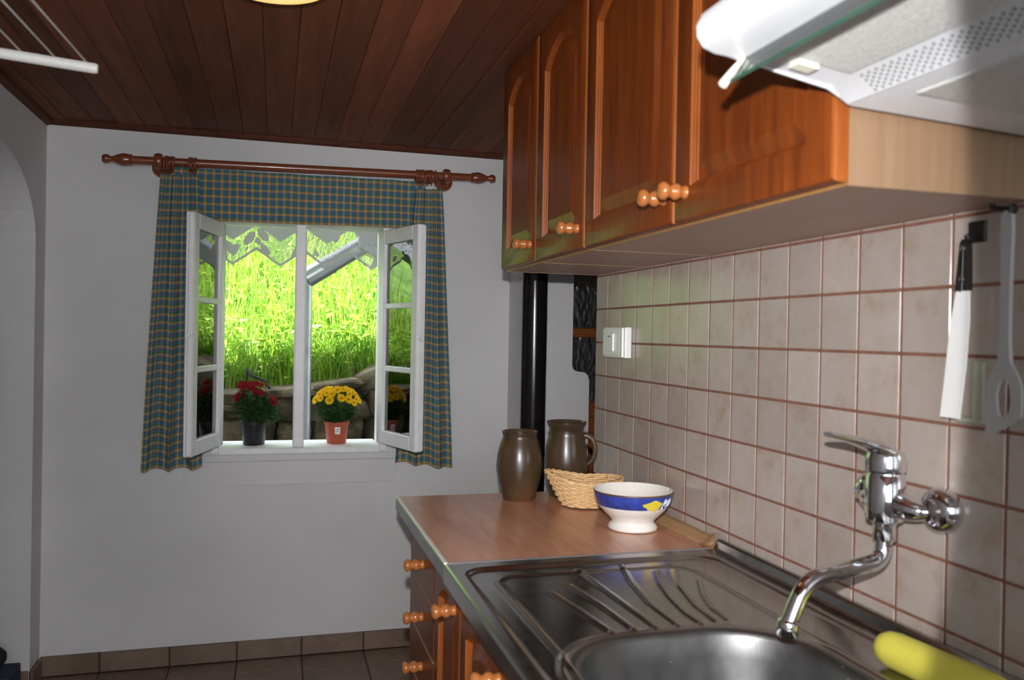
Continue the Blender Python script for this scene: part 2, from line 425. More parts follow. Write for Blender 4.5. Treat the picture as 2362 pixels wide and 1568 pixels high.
# tiled wall behind the worktop
WEND = .092
wall_r = struct('wall_right', boxm(.004, .13, -3.6, WEND, 0, CEIL), 'plaster')
gr = fin('grout_bed', boxm(.0015, .006, -2.25, WEND-.001, .80, 1.56), 'grout', wall_r)
ZR0 = 1.405
for c in range(-1, 22):
    ya, yb = -.1*(c+1), -.1*c
    if c == -1: yb = WEND
    for r in range(-2, 7):
        zb, zt = ZR0-.1*r, ZR0-.1*r+.1
        if zt > 1.56: zt = 1.56
        if zb < .80: zb = .80
        if zt-zb < .01: continue
        sy, sz = yb-ya-.0046, zt-zb-.0046
        inst('tile', tile_mesh('tile', .007, sy, sz, .0012, 'wall_tile'), (.0038+rng.uniform(-.0004, .0004), (ya+yb)/2, (zb+zt)/2), wall_r)
# chimney breast beside the passage, with a stepped edge
step = [(.035, 0), (.330, 0), (.330, 1.135), (.324, 1.158), (.308, 1.170), (.275, 1.174), (.259, 1.182), (.253, 1.20), (.253, CEIL), (.035, CEIL)]
bm = nb(); prism(bm, step, 'Y', .99, 1.425)
struct('wall_chimney', bm, 'plaster')
bm = nb()
box(bm, .035, 1.7, 1.55, 1.64, 0, CEIL); box(bm, 1.6, 1.7, -.6, 1.55, 0, CEIL); box(bm, .13, 1.6, -.7, -.6, 0, CEIL); box(bm, .035, .06, 1.425, 1.55, 0, CEIL)
struct('wall_passage', bm, 'plaster')
# rear wall; the unseen window in it is added to let fill light in
bm = nb()
for a in [(-2.25, -1.65, -3.7, -3.6, 0, CEIL), (-.25, .13, -3.7, -3.6, 0, CEIL), (-1.65, -.25, -3.7, -3.6, 0, .9), (-1.65, -.25, -3.7, -3.6, 1.98, CEIL)]: box(bm, *a)
struct('wall_rear', bm, 'plaster')
w2 = thing('rear_fill_window', (-.95, -3.65, .9), None, None, kind='structure')  # added opening for the fill, out of view
bm = nb()
for a in [(-1.65, -1.60, -3.68, -3.62, .9, 1.98), (-.30, -.25, -3.68, -3.62, .9, 1.98), (-1.6, -.3, -3.68, -3.62, .9, .95), (-1.6, -.3, -3.68, -3.62, 1.93, 1.98), (-.98, -.92, -3.68, -3.62, .95, 1.93)]: box(bm, *a)
fin('window_frame', bm, 'white_paint', w2)
for xa, xb in ((-1.6, -.98), (-.92, -.3)): fin('pane', boxm(xa, xb, -3.653, -3.647, .95, 1.93), 'pane_glass', w2)
# roof over the house
bm = nb(); prism(bm, [(-4.6, 2.30), (-1.2, 4.3), (1.55, 2.51), (1.55, 2.42), (-1.2, 4.2), (-4.6, 2.2)], 'X', -4.0, 2.5)
struct('roof', bm, 'ceiling_wood')
bm = nb(); box(bm, -4.0, -2.25, 1.425, 1.5, -.3, 2.3); box(bm, -1.0, 2.5, 1.64, 1.7, 2.2, 2.3)
struct('wall_outside', bm, 'plaster')

# skirting tiles
base = struct('baseboard_back', boxm(-1.775, .034, 1.199, 1.2045, 0, .076), 'floor_grout')
for i in range(len(FX)-1):
    xa, xb = max(FX[i], -1.774), min(FX[i+1], .034)
    if xb-xa < .03: continue
    zt = .078+rng.uniform(-.002, .001)
    inst('skirting_tile', tile_mesh('skirting', xb-xa-.005, .009, .074, .0025, 'floor_tile'), ((xa+xb)/2, 1.1965, .040+rng.uniform(-.001, .001)), base)
basel = struct('baseboard_left', boxm(-1.7795, -1.774, 1.062, 1.19, 0, .074), 'floor_grout')
inst('skirting_tile', tile_mesh('skirting_l', .009, .122, .074, .0025, 'floor_tile'), (-1.771, 1.126, .040), basel)
for xa, xb in ((-2.02, -1.782), (-2.245, -2.025)):
    inst('skirting_tile', tile_mesh('skirting_j', xb-xa-.003, .009, .074, .0025, 'floor_tile'), ((xa+xb)/2, 1.069, .040), basel)

# door with rippled glass in the passage
d1 = thing('door_1', (.52, 1.50, 0), None, None, kind='structure')
dx0, dx1 = .20, .92
bm = nb()
for a in [(dx0, dx0+.10, 1.47, 1.51, .005, 2.0), (dx1-.10, dx1, 1.47, 1.51, .005, 2.0), (dx0+.1, dx1-.1, 1.47, 1.51, .005, 1.0), (dx0+.1, dx1-.1, 1.47, 1.51, 1.88, 2.0)]: box(bm, *a, .004, 1)
fin('door_leaf', bm, 'far_door_wood', d1)
bm = nb(); box(bm, dx0+.1, dx1-.1, 1.462, 1.512, 1.316, 1.360, .006, 2); box(bm, dx0+.1, dx1-.1, 1.458, 1.50, 1.328, 1.348, .004, 2)
fin('crossbar', bm, 'far_door_wood', d1)
bm = nb(); box(bm, dx0+.1, dx1-.1, 1.458, 1.49, .93, 1.005, .006, 2); box(bm, dx0+.16, dx1-.16, 1.460, 1.49, .2, .86, .006, 2)
fin('panel', bm, 'far_door_wood', d1)
rrp = random.Random(77)
for za, zb in ((1.0, 1.318), (1.358, 1.885)):
    bm = nb(); nx_, nz_ = 90, int((zb-za)/.010); Gp = []
    for i in range(nx_+1): Gp.append([bm.verts.new((dx0+.1+(dx1-dx0-.2)*i/nx_, 1.486+rrp.uniform(-.0024, .0024), za+(zb-za)*j/nz_)) for j in range(nz_+1)])
    for i in range(nx_):
        for j in range(nz_): bm.faces.new((Gp[i][j], Gp[i+1][j], Gp[i+1][j+1], Gp[i][j+1]))
    fin('pane', bm, 'rippled_glass', d1, smooth=True)
bm = nb()
for a in [(dx0-.06, dx0, 1.45, 1.55, 0, 2.06), (dx1, dx1+.06, 1.45, 1.55, 0, 2.06), (dx0-.06, dx1+.06, 1.45, 1.55, 2.0, 2.06)]: box(bm, *a)
fin('door_frame', bm, 'far_door_wood', d1)

# ------------------------------------------------------------------ the open window
w1 = thing('window_1', (-.835, 1.205, WZ0), None, None, kind='structure')
bm = nb()
for a in [(WX0, WX0+.026, 1.196, 1.41, WZ0, WZ1), (WX1-.026, WX1, 1.196, 1.41, WZ0, WZ1), (WX0+.026, WX1-.026, 1.196, 1.41, WZ1-.026, WZ1)]: box(bm, *a, .003, 1)
fin('window_frame', bm, 'white_paint', w1)
fin('window_sill', boxm(WX0+.026, WX1-.026, 1.192, 1.45, WZ0-.004, .848, .003, 1), 'white_paint', w1)
bm = nb(); box(bm, -.869, -.825, 1.206, 1.245, .848, WZ1-.026, .006, 2); box(bm, -.859, -.835, 1.245, 1.27, .848, WZ1-.026, .003, 1)
fin('mullion', bm, 'white_paint', w1)
for za, zb, xa, xb in ((.797, .8235, -1.262, -.458), (.700, .7955, -1.280, -.452)):
    fin('apron_board', boxm(xa, xb, 1.199, 1.2055, za, zb, .0015, 1), 'plaster', w1)
def casement(hx, hy, dx, dy, side):
    d = Vector((dx, dy, 0)).normalized(); nrm = Vector((-d.y, d.x, 0))
    Wd, z0, z1, th = .345, .868, 1.738, .016
    def P(u, t, z): return Vector((hx, hy, 0)) + d*u + nrm*t + Vector((0, 0, z))
    def bx(bm, u0, u1, t0, t1, za, zb, bev=.003):
        b2 = nb(); box(b2, u0, u1, t0, t1, za, zb, bev, 1)
        for v in b2.verts: v.co = P(v.co.x, v.co.y, v.co.z)
        me = bpy.data.meshes.new('tmp'); b2.to_mesh(me); b2.free(); bm.from_mesh(me); bpy.data.meshes.remove(me)
    bm = nb(); s = .048
    bx(bm, 0, s, -th, th, z0, z1); bx(bm, Wd-s, Wd, -th, th, z0, z1); bx(bm, s, Wd-s, -th, th, z0, z0+.055); bx(bm, s, Wd-s, -th, th, z1-.055, z1)
    bx(bm, Wd, Wd+.010, -th*.2, th, z0+.004, z1-.004)
    zi0, zi1 = z0+.055, z1-.055; hh = (zi1-zi0)/3
    c = fin('casement', bm, 'white_paint', w1)
    for k in (1, 2):
        bm = nb(); bx(bm, s, Wd-s, -.011, .011, zi0+hh*k-.011, zi0+hh*k+.011); fin('glazing_bar', bm, 'white_paint', c)
    for k in range(3):
        bm = nb(); bx(bm, s-.002, Wd-s+.002, -.0015, .0015, zi0+hh*k, zi0+hh*(k+1), 0); fin('pane', bm, 'pane_glass', c)
    bm = nb(); lathe(bm, [(.004, 0), (.004, .012), (.008, .018), (.008, .024), (.0, .027)], P(Wd+.008, th*.4*side, 1.30), dirv=d, n=12)
    fin('knob', bm, 'white_plastic', c, smooth=True, angle=40)
    for zz in (z0+.12, z1-.12):
        bm = nb(); lathe(bm, [(.006, 0), (.006, .06)], P(-.006, 0, zz-.03), n=10); fin('hinge', bm, 'white_paint', c, smooth=True, angle=40)
casement(WX0+.030, 1.182, -.25, -.968, 1)
casement(WX1-.030, 1.182, .31, -.951, -1)

# lace strip in the top of the window
bm = nb(); uvl = bm.loops.layers.uv.new('UVMap'); n = 120; lx0, lx1, ly = -1.150, -.520, 1.375
def hem(x):
    ph = (x+1.12)/.192 % 1.0; tri = 1-abs(2*ph-1)
    return 1.592 + .068*tri
rows = 7; grid = []
for i in range(n+1):
    x = lx0+(lx1-lx0)*i/n; h = hem(x)
    grid.append([(bm.verts.new((x, ly+.006*math.sin(i*.55)*(1-j/rows), h+(1.757-h)*j/rows)), (x*1.0, (1.757-h)*j/rows)) for j in range(rows+1)])
for i in range(n):
    for j in range(rows):
        q = [grid[i][j], grid[i+1][j], grid[i+1][j+1], grid[i][j+1]]; f = bm.faces.new([a[0] for a in q])
        for lp, a in zip(f.loops, q): lp[uvl].uv = a[1]
lace = fin('lace_curtain', bm, 'lace'); tag(lace, 'grey white lace strip with zigzag hem hanging in the top of the window', 'lace curtain')

# ------------------------------------------------------------------ curtain rod, rings, curtains
def rz(x): return 1.9505+(x+1.572)*.0182
ROD_Y = 1.112
rdir = Vector((1, 0, .0182)).normalized()
def rp(x): return Vector((x, ROD_Y, rz(x)))
rod = thing('curtain_rod', (-.82, ROD_Y, 1.93), 'turned reddish brown wooden curtain rod above the window', 'curtain rod')
bm = nb(); lathe(bm, [(.0155, 0), (.0155, 1.30)], rp(-1.468), dirv=rdir, n=20); fin('pole', bm, 'rod_wood', rod, smooth=True, angle=40)
fprof = [(0, 0), (.012, .002), (.0165, .010), (.0165, .020), (.010, .030), (.0095, .036), (.016, .050), (.0225, .068), (.0235, .080), (.0195, .096), (.021, .098), (.021, .104), (.0155, .106), (.0155, .110)]
bm = nb(); lathe(bm, fprof, rp(-1.574), dirv=rdir, n=24); fin('finial', bm, 'rod_wood', rod, smooth=True, angle=50)
bm = nb(); lathe(bm, fprof, rp(-.062), dirv=-rdir, n=24); fin('finial', bm, 'rod_wood', rod, smooth=True, angle=50)
for bxp in (-1.378, -.272):
    bm = nb(); c = rp(bxp)
    lathe(bm, [(.0155, -.016), (.026, -.014), (.030, -.006), (.030, .006), (.026, .014), (.0155, .016)], c, dirv=rdir, n=24)
    lathe(bm, [(.018, 0), (.016, .02), (.016, .055), (.022, .062), (.036, .068), (.038, .078), (.036, 1.205-ROD_Y-.0005)], c+Vector((.004, 0, -.012)), dirv=Vector((0, 1, 0)), n=24)
    fin('bracket', bm, 'rod_wood', rod, smooth=True, angle=50)
bm = nb()
for i in range(24):
    pass
ringpts = [(.0245*math.cos(2*PI*i/24), .0245*math.sin(2*PI*i/24)) for i in range(24)]
tube(bm, [(0, a, b) for a, b in ringpts], .0042, 8, closed=True); lathe(bm, [(.0015, -.038), (.0028, -.034), (.0015, -.028)], (0, 0, 0), n=8)
rme = bpy.data.meshes.new('ring'); bm.to_mesh(rme); bm.free(); rme.materials.append(M['rod_wood']); rme.shade_smooth()
for x in [-1.352, -1.344, -1.335, -1.326, -1.268, -1.258, -1.246, -.396, -.386, -.376, -.366, -.356, -.346, -.336, -.318]:
    o = inst('curtain_ring', rme, rp(x)+Vector((0, 0, -.006)), rod); o.rotation_euler = (rng.uniform(-.2, .2), rng.uniform(-.05, .05), rng.uniform(-.22, .22))
def cloth(name, top, bot, zt, zb, y0, nf, amp, cw, label, nx=90, ny=60, ph=0, ampt=.5, pinch=None, lower=0.0):
    bm = nb(); uvl = bm.loops.layers.uv.new('UVMap'); G = []
    for i in range(nx+1):
        s = i/nx; col = []
        for j in range(ny+1):
            t = j/ny; te = t**.85
            x = (top[0]+(top[1]-top[0])*s)*(1-te)+(bot[0]+(bot[1]-bot[0])*s)*te
            z = (zt[0]+(zt[1]-zt[0])*s)*(1-t)+(zb[0]+(zb[1]-zb[0])*s)*t
            a = amp*(ampt+(1-ampt)*t)
            fold = math.sin(2*PI*nf*s+ph+.5*math.sin(3*s+t*1.3))+.35*math.sin(2*PI*nf*2.3*s+1.7+t)
            y = y0-a*fold*.7+.004*math.sin(7*t+5*s)
            x += .30*a*math.cos(2*PI*nf*s+ph)
            z += -lower*t*(.5+.5*math.sin(2*PI*nf*s+ph))
            col.append((bm.verts.new((x, y, z)), (s*cw, (zt[0]-zb[0])*(1-t))))
        G.append(col)
    for i in range(nx):
        for j in range(ny):
            q = [G[i][j], G[i+1][j], G[i+1][j+1], G[i][j+1]]; f = bm.faces.new([a[0] for a in q])
            for lp, a in zip(f.loops, q): lp[uvl].uv = a[1]
    o = fin(name, bm, 'plaid', smooth=True); tag(o, label, 'curtain'); return o
cloth('curtain', (-1.372, -1.232), (-1.428, -1.203), (1.906, 1.910), (.790, .797), 1.105, 2.6, .020, .36, 'blue and orange checked curtain panel hanging on the archway side of the window', ph=.4, lower=.012)
cloth('curtain', (-.400, -.292), (-.462, -.231), (1.914, 1.917), (.800, .768), 1.105, 2.6, .018, .36, 'blue and orange checked curtain panel hanging on the cupboard side of the window', ph=2.2, lower=.010)
cloth('curtain_valance', (-1.335, -.352), (-1.335, -.352), (1.945, 1.952), (1.742, 1.757), 1.153, 5.0, .006, 1.02, 'short checked valance stretched between the two curtain panels', nx=140, ny=24, ampt=1.0)

# ------------------------------------------------------------------ potted flowers on the sill
def leaf_blob(bm, c, rx, ry, rz_, n, size, rg, mi=0):
    for _ in range(n):
        u = rg.uniform(-1, 1); th = rg.uniform(0, 2*PI); rr = rg.uniform(.35, 1)**.5; s = math.sqrt(1-u*u)
        p = Vector((c[0]+rx*rr*s*math.cos(th), c[1]+ry*rr*s*math.sin(th), c[2]+rz_*rr*u))
        d = Vector((math.cos(th), math.sin(th), rg.uniform(-.7, .5))).normalized(); L = size*rg.uniform(.7, 1.3); wv = d.cross(Vector((0, 0, 1))).normalized()*L*.30
        up = Vector((rg.uniform(-.2, .2), rg.uniform(-.2, .2), .25))*L
        a, b1, b2, e = bm.verts.new(p), bm.verts.new(p+d*L*.55+wv+up*.6), bm.verts.new(p+d*L*.55-wv+up*.6), bm.verts.new(p+d*L)
        m_ = bm.verts.new(p+d*L*.5+up*.2)
        for f in ((a, b1, m_), (a, m_, b2), (b1, e, m_), (m_, e, b2)): bm.faces.new(f).material_index = mi
def flower_mesh(name, r, petal, eye):
    bm = nb()
    for layer, (np_, rr, tilt) in enumerate(((13, 1.0, .15), (11, .72, .5))):
        for k in range(np_):
            a = 2*PI*(k+.5*layer)/np_; d = Vector((math.cos(a), math.sin(a), 0)); s = Vector((-d.y, d.x, 0)); L = r*rr
            pts = [d*.15*r, d*L*.6+s*L*.19+Vector((0, 0, L*tilt*.6)), d*L+Vector((0, 0, L*tilt)), d*L*.6-s*L*.19+Vector((0, 0, L*tilt*.6))]
            bm.faces.new([bm.verts.new(p) for p in pts])
    lathe(bm, [(.0, .30*r), (.16*r, .24*r), (.22*r, .10*r), (.10*r, -.1*r)], (0, 0, 0), n=10, mi=[1])
    me = bpy.data.meshes.new(name); bm.to_mesh(me); bm.free(); me.materials.append(M[petal]); me.materials.append(M[eye]); return me
def plant(loc, r0, r1, h, potmat, label, name, petal, eye, flowers, fr, blob, rims, sticker=None, seed=1):
    rg = random.Random(seed); root = thing(name, loc, label, 'potted plant'); x, y, z = loc
    bm = nb(); lathe(bm, [(0, 0), (r0*.96, 0), (r0, .003), (r1*.97, h-.014), (r1*1.04, h-.013), (r1*1.06, h), (r1*.98, h), (r1*.94, h-.012), (r0*.9, .012), (0, .012)], loc, n=36)
    fin('pot', bm, potmat, root, smooth=True, angle=35)
    bm = nb(); lathe(bm, [(0, .001), (r1*.93, 0)], (x, y, z+h-.014), n=28); fin('soil', bm, 'soil', root)
    bm = nb()
    for (cx, cz, rx, rzz, nn, sz) in blob: leaf_blob(bm, (x+cx, y, z+cz), rx, rx*.9, rzz, nn, sz, rg)
    fol = fin('foliage', bm, 'leaf_dark', root); fol['kind'] = 'stuff'
    bm = nb()
    me = flower_mesh('flower', fr, petal, eye)
    for fx, fy, fz in flowers:
        p = Vector((x+fx, y+fy, z+fz)); tube(bm, bez((x+fx*.15, y+fy*.15, z+h-.01), (x+fx*.3, y+fy*.3, z+h+.04), (x+fx, y+fy, z+fz-.04), p, 6), .0016, 5)
    fin('stems', bm, 'leaf_dark', root)
    for fx, fy, fz in flowers:
        o = inst('flower', me, (x+fx, y+fy, z+fz), root)
        d = Vector((fx*1.2, fy*1.0-.055, .055+max(0, fz-.2)*.4)).normalized(); o.rotation_euler = d.to_track_quat('Z', 'Y').to_euler(); o.scale = (s := rg.uniform(.82, 1.15), s, s)
    if sticker:
        bm = nb(); A0 = sticker; rr = r1*.955+.0008
        za, zb = h*.46, h*.78
        def SP(a, zz): q = r0+(r1*.97-r0)*zz/(h-.014)+.0007; return (x+q*math.sin(a), y-q*math.cos(a), z+zz)
        G = [[bm.verts.new(SP(A0-.24+.48*i/6, za+(zb-za)*j)) for j in (0, 1)] for i in range(7)]
        for i in range(6): bm.faces.new((G[i][0], G[i+1][0], G[i+1][1], G[i][1]))
        st = fin('sticker', bm, 'paper', root)
        bm = nb()
        for k, (w0, w1) in enumerate(((-.18, .10), (-.12, .16))):
            zz = za+(zb-za)*(.3+.28*k)
            G = [[bm.verts.new(Vector(SP(A0+w0+(w1-w0)*i/4, zz+.0035*j))+Vector((math.sin(A0)*.0005, -math.cos(A0)*.0005, 0))) for j in (0, 1)] for i in range(5)]
            for i in range(4): bm.faces.new((G[i][0], G[i+1][0], G[i+1][1], G[i][1]))
        fin('printing', bm, 'print_grey', st)
    return root
rg = random.Random(11)
red = [(rg.uniform(-.065, .045), rg.uniform(-.045, .04), .226+rg.uniform(-.022, .028)) for _ in range(30)] + [(.070, -.02, .188), (.082, -.03, .180), (.074, -.035, .176), (-.072, -.02, .200), (-.066, -.03, .19)]
plant((-1.022, 1.325, .848), .043, .053, .097, 'black_pot', 'dark red chrysanthemum in a black plastic pot on the window sill', 'potted_chrysanthemum', 'petal_red', 'flower_eye_red', red, .0185,
      [(-.008, .168, .064, .062, 520, .026), (.02, .120, .070, .03, 160, .028), (.04, .160, .06, .04, 120, .024)], None, seed=3)
yel = []
for _ in range(400):
    a = rg.uniform(0, 2*PI); e = rg.uniform(.12, 1.15); fx, fy, fz = .094*math.cos(a)*math.cos(e), .085*math.sin(a)*math.cos(e), .165+.072*math.sin(e)
    if all((fx-q[0])**2+(fy-q[1])**2+(fz-q[2])**2 > .0245**2 for q in yel): yel.append((fx, fy, fz))
    if len(yel) >= 34: break
plant((-.686, 1.320, .848), .040, .051, .094, 'terracotta', 'yellow chrysanthemum in a terracotta coloured pot on the window sill', 'potted_chrysanthemum', 'petal_yellow', 'flower_eye_yellow', yel, .0205,
      [(0, .145, .075, .050, 420, .026), (0, .115, .060, .03, 160, .026)], None, sticker=.02, seed=7)
# ================================================================== OUTDOORS
def bank_z(x, y):
    b = 1.02+.10*(x+.8) if y > 2.38 else .3
    t = max(0, y-2.38)
    return b+.52*t+.05*math.sin(3*x+1.3*y)*min(1, t)+.04*math.sin(5.1*y-2*x)*min(1, t)
bm = nb(); nx, ny = 40, 34; G = []
for i in range(nx+1):
    col = []
    for j in range(ny+1):
        x = -5+8.5*i/nx; y = 2.36+.02+8.0*(j/ny)**1.3
        col.append(bm.verts.new((x, y, bank_z(x, y+.001)-.02)))
    G.append(col)
for i in range(nx):
    for j in range(ny): bm.faces.new((G[i][j], G[i+1][j], G[i+1][j+1], G[i][j+1]))
low = [bm.verts.new((c[0].co.x, c[0].co.y, .1)) for c in G]
for i in range(nx): bm.faces.new((G[i][0], G[i+1][0], low[i+1], low[i]))
struct('ground_bank', bm, 'earth')
bm = nb(); box(bm, -5, 3.5, 1.43, 2.6, -.4, .28); box(bm, -5, 3.5, 2.43, 2.62, .2, .93)
struct('ground_yard', bm, 'soil')
rg = random.Random(21)
verts, faces, cols = [], [], []
def blade(p, h, wd, lean, col, segs=3):
    a = rg.uniform(0, 2*PI); s = Vector((math.cos(a), math.sin(a), 0))*wd; b0 = len(verts)
    for k in range(segs+1):
        t = k/segs; c = p+Vector((lean[0]*t*t, lean[1]*t*t, h*(t-.25*t*t*(abs(lean[0])+abs(lean[1]))/max(h, .01))))
        ww = s*(1-t*.92); verts.append(c-ww); verts.append(c+ww); cols.extend([col, col])
    for k in range(segs): faces.append((b0+2*k, b0+2*k+1, b0+2*k+3, b0+2*k+2))
def broad(p, L, col):
    a = rg.uniform(0, 2*PI); d = Vector((math.cos(a), math.sin(a), rg.uniform(-.25, .45))); s = Vector((-d.y, d.x, 0)).normalized()*L*.33; b0 = len(verts)
    for q in (p, p+d*L*.5+s+Vector((0, 0, .1*L)), p+d*L, p+d*L*.5-s+Vector((0, 0, .1*L))): verts.append(q); cols.append(col)
    faces.append((b0, b0+1, b0+2, b0+3))
def gcol():
    k = rg.random(); b = rg.uniform(.65, 1.25)
    c = (.17, .36, .045) if k < .45 else ((.30, .46, .05) if k < .8 else (.40, .50, .16))
    return (c[0]*b, c[1]*b, c[2]*b, 1)
for _ in range(21000):
    y = 2.43+6.2*rg.random()**1.7; x = rg.uniform(-2.6-.18*(y-2.4), 1.0+.22*(y-2.4))
    if y > 4 and rg.random() < .25: continue
    h = rg.uniform(.12, .34)+.30*min(1, (y-2.4)/.8)*rg.random(); 
    blade(Vector((x, y, bank_z(x, y)-.03)), h, rg.uniform(.003, .0085), (rg.uniform(-.14, .14), rg.uniform(-.16, .06)), gcol())
for _ in range(9000):
    y = 2.43+5.5*rg.random()**1.8; x = rg.uniform(-2.6-.15*(y-2.4), 1.0+.2*(y-2.4))
    broad(Vector((x, y, bank_z(x, y)+rg.uniform(0, .26))), rg.uniform(.03, .085), gcol())
me = bpy.data.meshes.new('meadow_grass'); me.from_pydata(verts, [], faces)
at = me.color_attributes.new('tint', 'FLOAT_COLOR', 'POINT')
at.data.foreach_set('color', [v for c in cols for v in c]); me.materials.append(M['grass'])
gr = put('meadow_grass', me, None, kind='stuff'); tag(gr, 'tall bright green grass and weeds on the bank outside the window', 'grass')
# hedge far up the bank
bm = nb(); rgh = random.Random(4)
for _ in range(60):
    cx = rgh.uniform(-4.5, 3.2); leaf_blob(bm, (cx, 9.4+rgh.uniform(-.3, .6), bank_z(cx, 9.4)+rgh.uniform(.2, 1.6)), .6, .5, .5, 90, .22, rgh)
hd = fin('hedge', bm, 'leaf_dark', kind='stuff'); tag(hd, 'dark leafy hedge along the top of the grassy bank', 'hedge')
# dry stone retaining wall
rw = thing('retaining_wall', (-.7, 2.32, .28), 'rough dry stone retaining wall outside below the grass', 'stone wall')
def stone(cx, cz, sx, sz, sy, seed, yy=2.30, tilt=0.0):
    bm = nb(); bmesh.ops.create_cube(bm, size=1); bmesh.ops.subdivide_edges(bm, edges=bm.edges, cuts=3, use_grid_fill=True)
    for v in bm.verts:
        p = v.co*2; m_ = (abs(p.x)**5+abs(p.y)**5+abs(p.z)**5)**(1/5); p = p/m_*max(abs(p.x), abs(p.y), abs(p.z))
        nn = noise.noise_vector(Vector((p.x*1.1+seed*7.1, p.y*1.1, p.z*1.1)))*.20+noise.noise_vector(Vector((p.x*3+seed*3.3, p.y*3, p.z*3)))*.07
        p = p+nn; q = Vector((p.x*sx/2, p.y*sy/2, p.z*sz/2))
        q = Vector((q.x*math.cos(tilt)-q.z*math.sin(tilt), q.y, q.x*math.sin(tilt)+q.z*math.cos(tilt)))
        v.co = q+Vector((cx, yy, cz))
    return fin('stone', bm, 'stone', rw, smooth=True, angle=50)
rs = random.Random(9); sd = 0
for row, (za, hgt) in enumerate(((.28, .24), (.50, .20), (.68, .18), (.84, .13))):
    x = -2.1-rs.uniform(0, .2)
    while x < .7:
        wd = rs.uniform(.16, .40); sd += 1
        stone(x+wd/2, za+hgt/2+rs.uniform(-.015, .015), wd*.98, hgt*rs.uniform(.86, 1.08), .26, sd, 2.31+rs.uniform(-.035, .03), rs.uniform(-.08, .08)); x += wd
# capping stones: flat slabs, rising to a big leaning block
for cx, cz, sx, sz, tl in [(-1.95, .965, .34, .06, .02), (-1.62, .975, .36, .055, -.03), (-1.22, .975, .40, .065, .03), (-1.24, .925, .36, .045, 0), (-.86, 1.00, .34, .06, .06), (-.62, 1.035, .30, .055, .14), (-.40, 1.08, .27, .12, .42), (-.36, .97, .22, .20, .1), (-.10, 1.06, .34, .16, -.1), (.24, 1.05, .34, .14, .05), (.55, 1.05, .3, .14, 0)]:
    sd += 1; stone(cx, cz, sx, sz, .30, sd, 2.29, tl)
bm = nb(); tube(bm, [(-1.08, 2.22, 1.12), (-1.06, 2.20, 1.09), (-.99, 2.19, 1.06), (-.955, 2.19, 1.00)], .008, 6); tube(bm, [(-1.08, 2.22, 1.12), (-1.085, 2.25, 1.04)], .006, 6)
br = fin('fallen_branch', bm, 'black_cloth'); tag(br, 'dark bent twig lying on top of the stone wall', 'branch')
# downpipe
dp = thing('downpipe', (-.80, 1.9, .28), 'grey zinc rain downpipe with a slanting elbow outside the window', 'downpipe')
A, B, Cc = Vector((-.46, 1.90, 1.80)), Vector((-.81, 1.90, 1.575)), Vector((-.805, 1.90, .28))
bm = nb(); tube(bm, [A, B+Vector((.02, 0, .0129))], .046, 20); fin('elbow', bm, 'zinc', dp, smooth=True, angle=40)
bm = nb(); tube(bm, [B+(A-B)*.02, B+(A-B)*.36], .049, 20); tube(bm, [B+(A-B)*.34, B+(A-B)*.36], .0505, 20); fin('sleeve', bm, 'zinc', dp, smooth=True, angle=40)
bm = nb(); tube(bm, [B+Vector((0, 0, .02)), Cc], .037, 20); tube(bm, [B+Vector((0, 0, -.17)), B+Vector((0, 0, -.155))], .040, 20); fin('pipe', bm, 'zinc', dp, smooth=True, angle=40)
d_ = (A-B).normalized(); bm = nb(); box(bm, -.575, -.47, 1.83, 1.97, 1.74, 1.98, .008, 2)
for v in bm.verts:
    if v.co.z < 1.8: v.co.x += .02; v.co.z -= .05*(v.co.x+.575)/.105
fin('rain_box', bm, 'zinc', dp)

# ================================================================== KITCHEN UNITS
def door_loop(a0, a1, zb, zs, rise, t, c, xf, arch=True, n=16):
    """inner panel outline inset by t at depth c behind the front face x = xf (front looks towards -x)"""
    a0, a1, zb = a0-t, a1+t, zb+t
    pts = [(a0, zb), (a1, zb), (a1, zs-t*.6), (a1, zs-t*.6)]
    for i in range(1, n):
        s = i/n; a = a1+(a0-a1)*s
        pts.append((a, zs-t+rise*(math.sin(PI*s)**.75)))
    pts += [(a0, zs-t*.6), (a0, zs-t*.6)]
    return [Vector((xf-c, a, z)) for a, z in pts]
def outer_loop(a0, a1, z0, z1, zs, t, c, xf, n=16):
    a0, a1, z0, z1 = a0-t, a1+t, z0+t, z1-t
    pts = [(a0, z0), (a1, z0), (a1, zs), (a1, z1)] + [(a1+(a0-a1)*i/n, z1) for i in range(1, n)] + [(a0, z1), (a0, zs)]
    return [Vector((xf-c, a, z)) for a, z in pts]
def jitter_dups(L):
    out = []
    for i, p in enumerate(L):
        out.append(p+Vector((0, 0, 1e-5*(i % 2))))
    return out
knob_prof = [(.0105, 0), (.0105, .006), (.0098, .010), (.0125, .013), (.0142, .018), (.0138, .022), (.0098, .0275), (.0095, .0295), (.0128, .034), (.0150, .039), (.0145, .0435), (.0105, .0475), (0, .049)]
bm = nb(); lathe(bm, knob_prof, (0, 0, 0), dirv=Vector((-1, 0, 0)), n=24)
kme = bpy.data.meshes.new('knob'); bm.to_mesh(kme); bm.free(); kme.materials.append(M['knob_wood']); kme.shade_smooth()
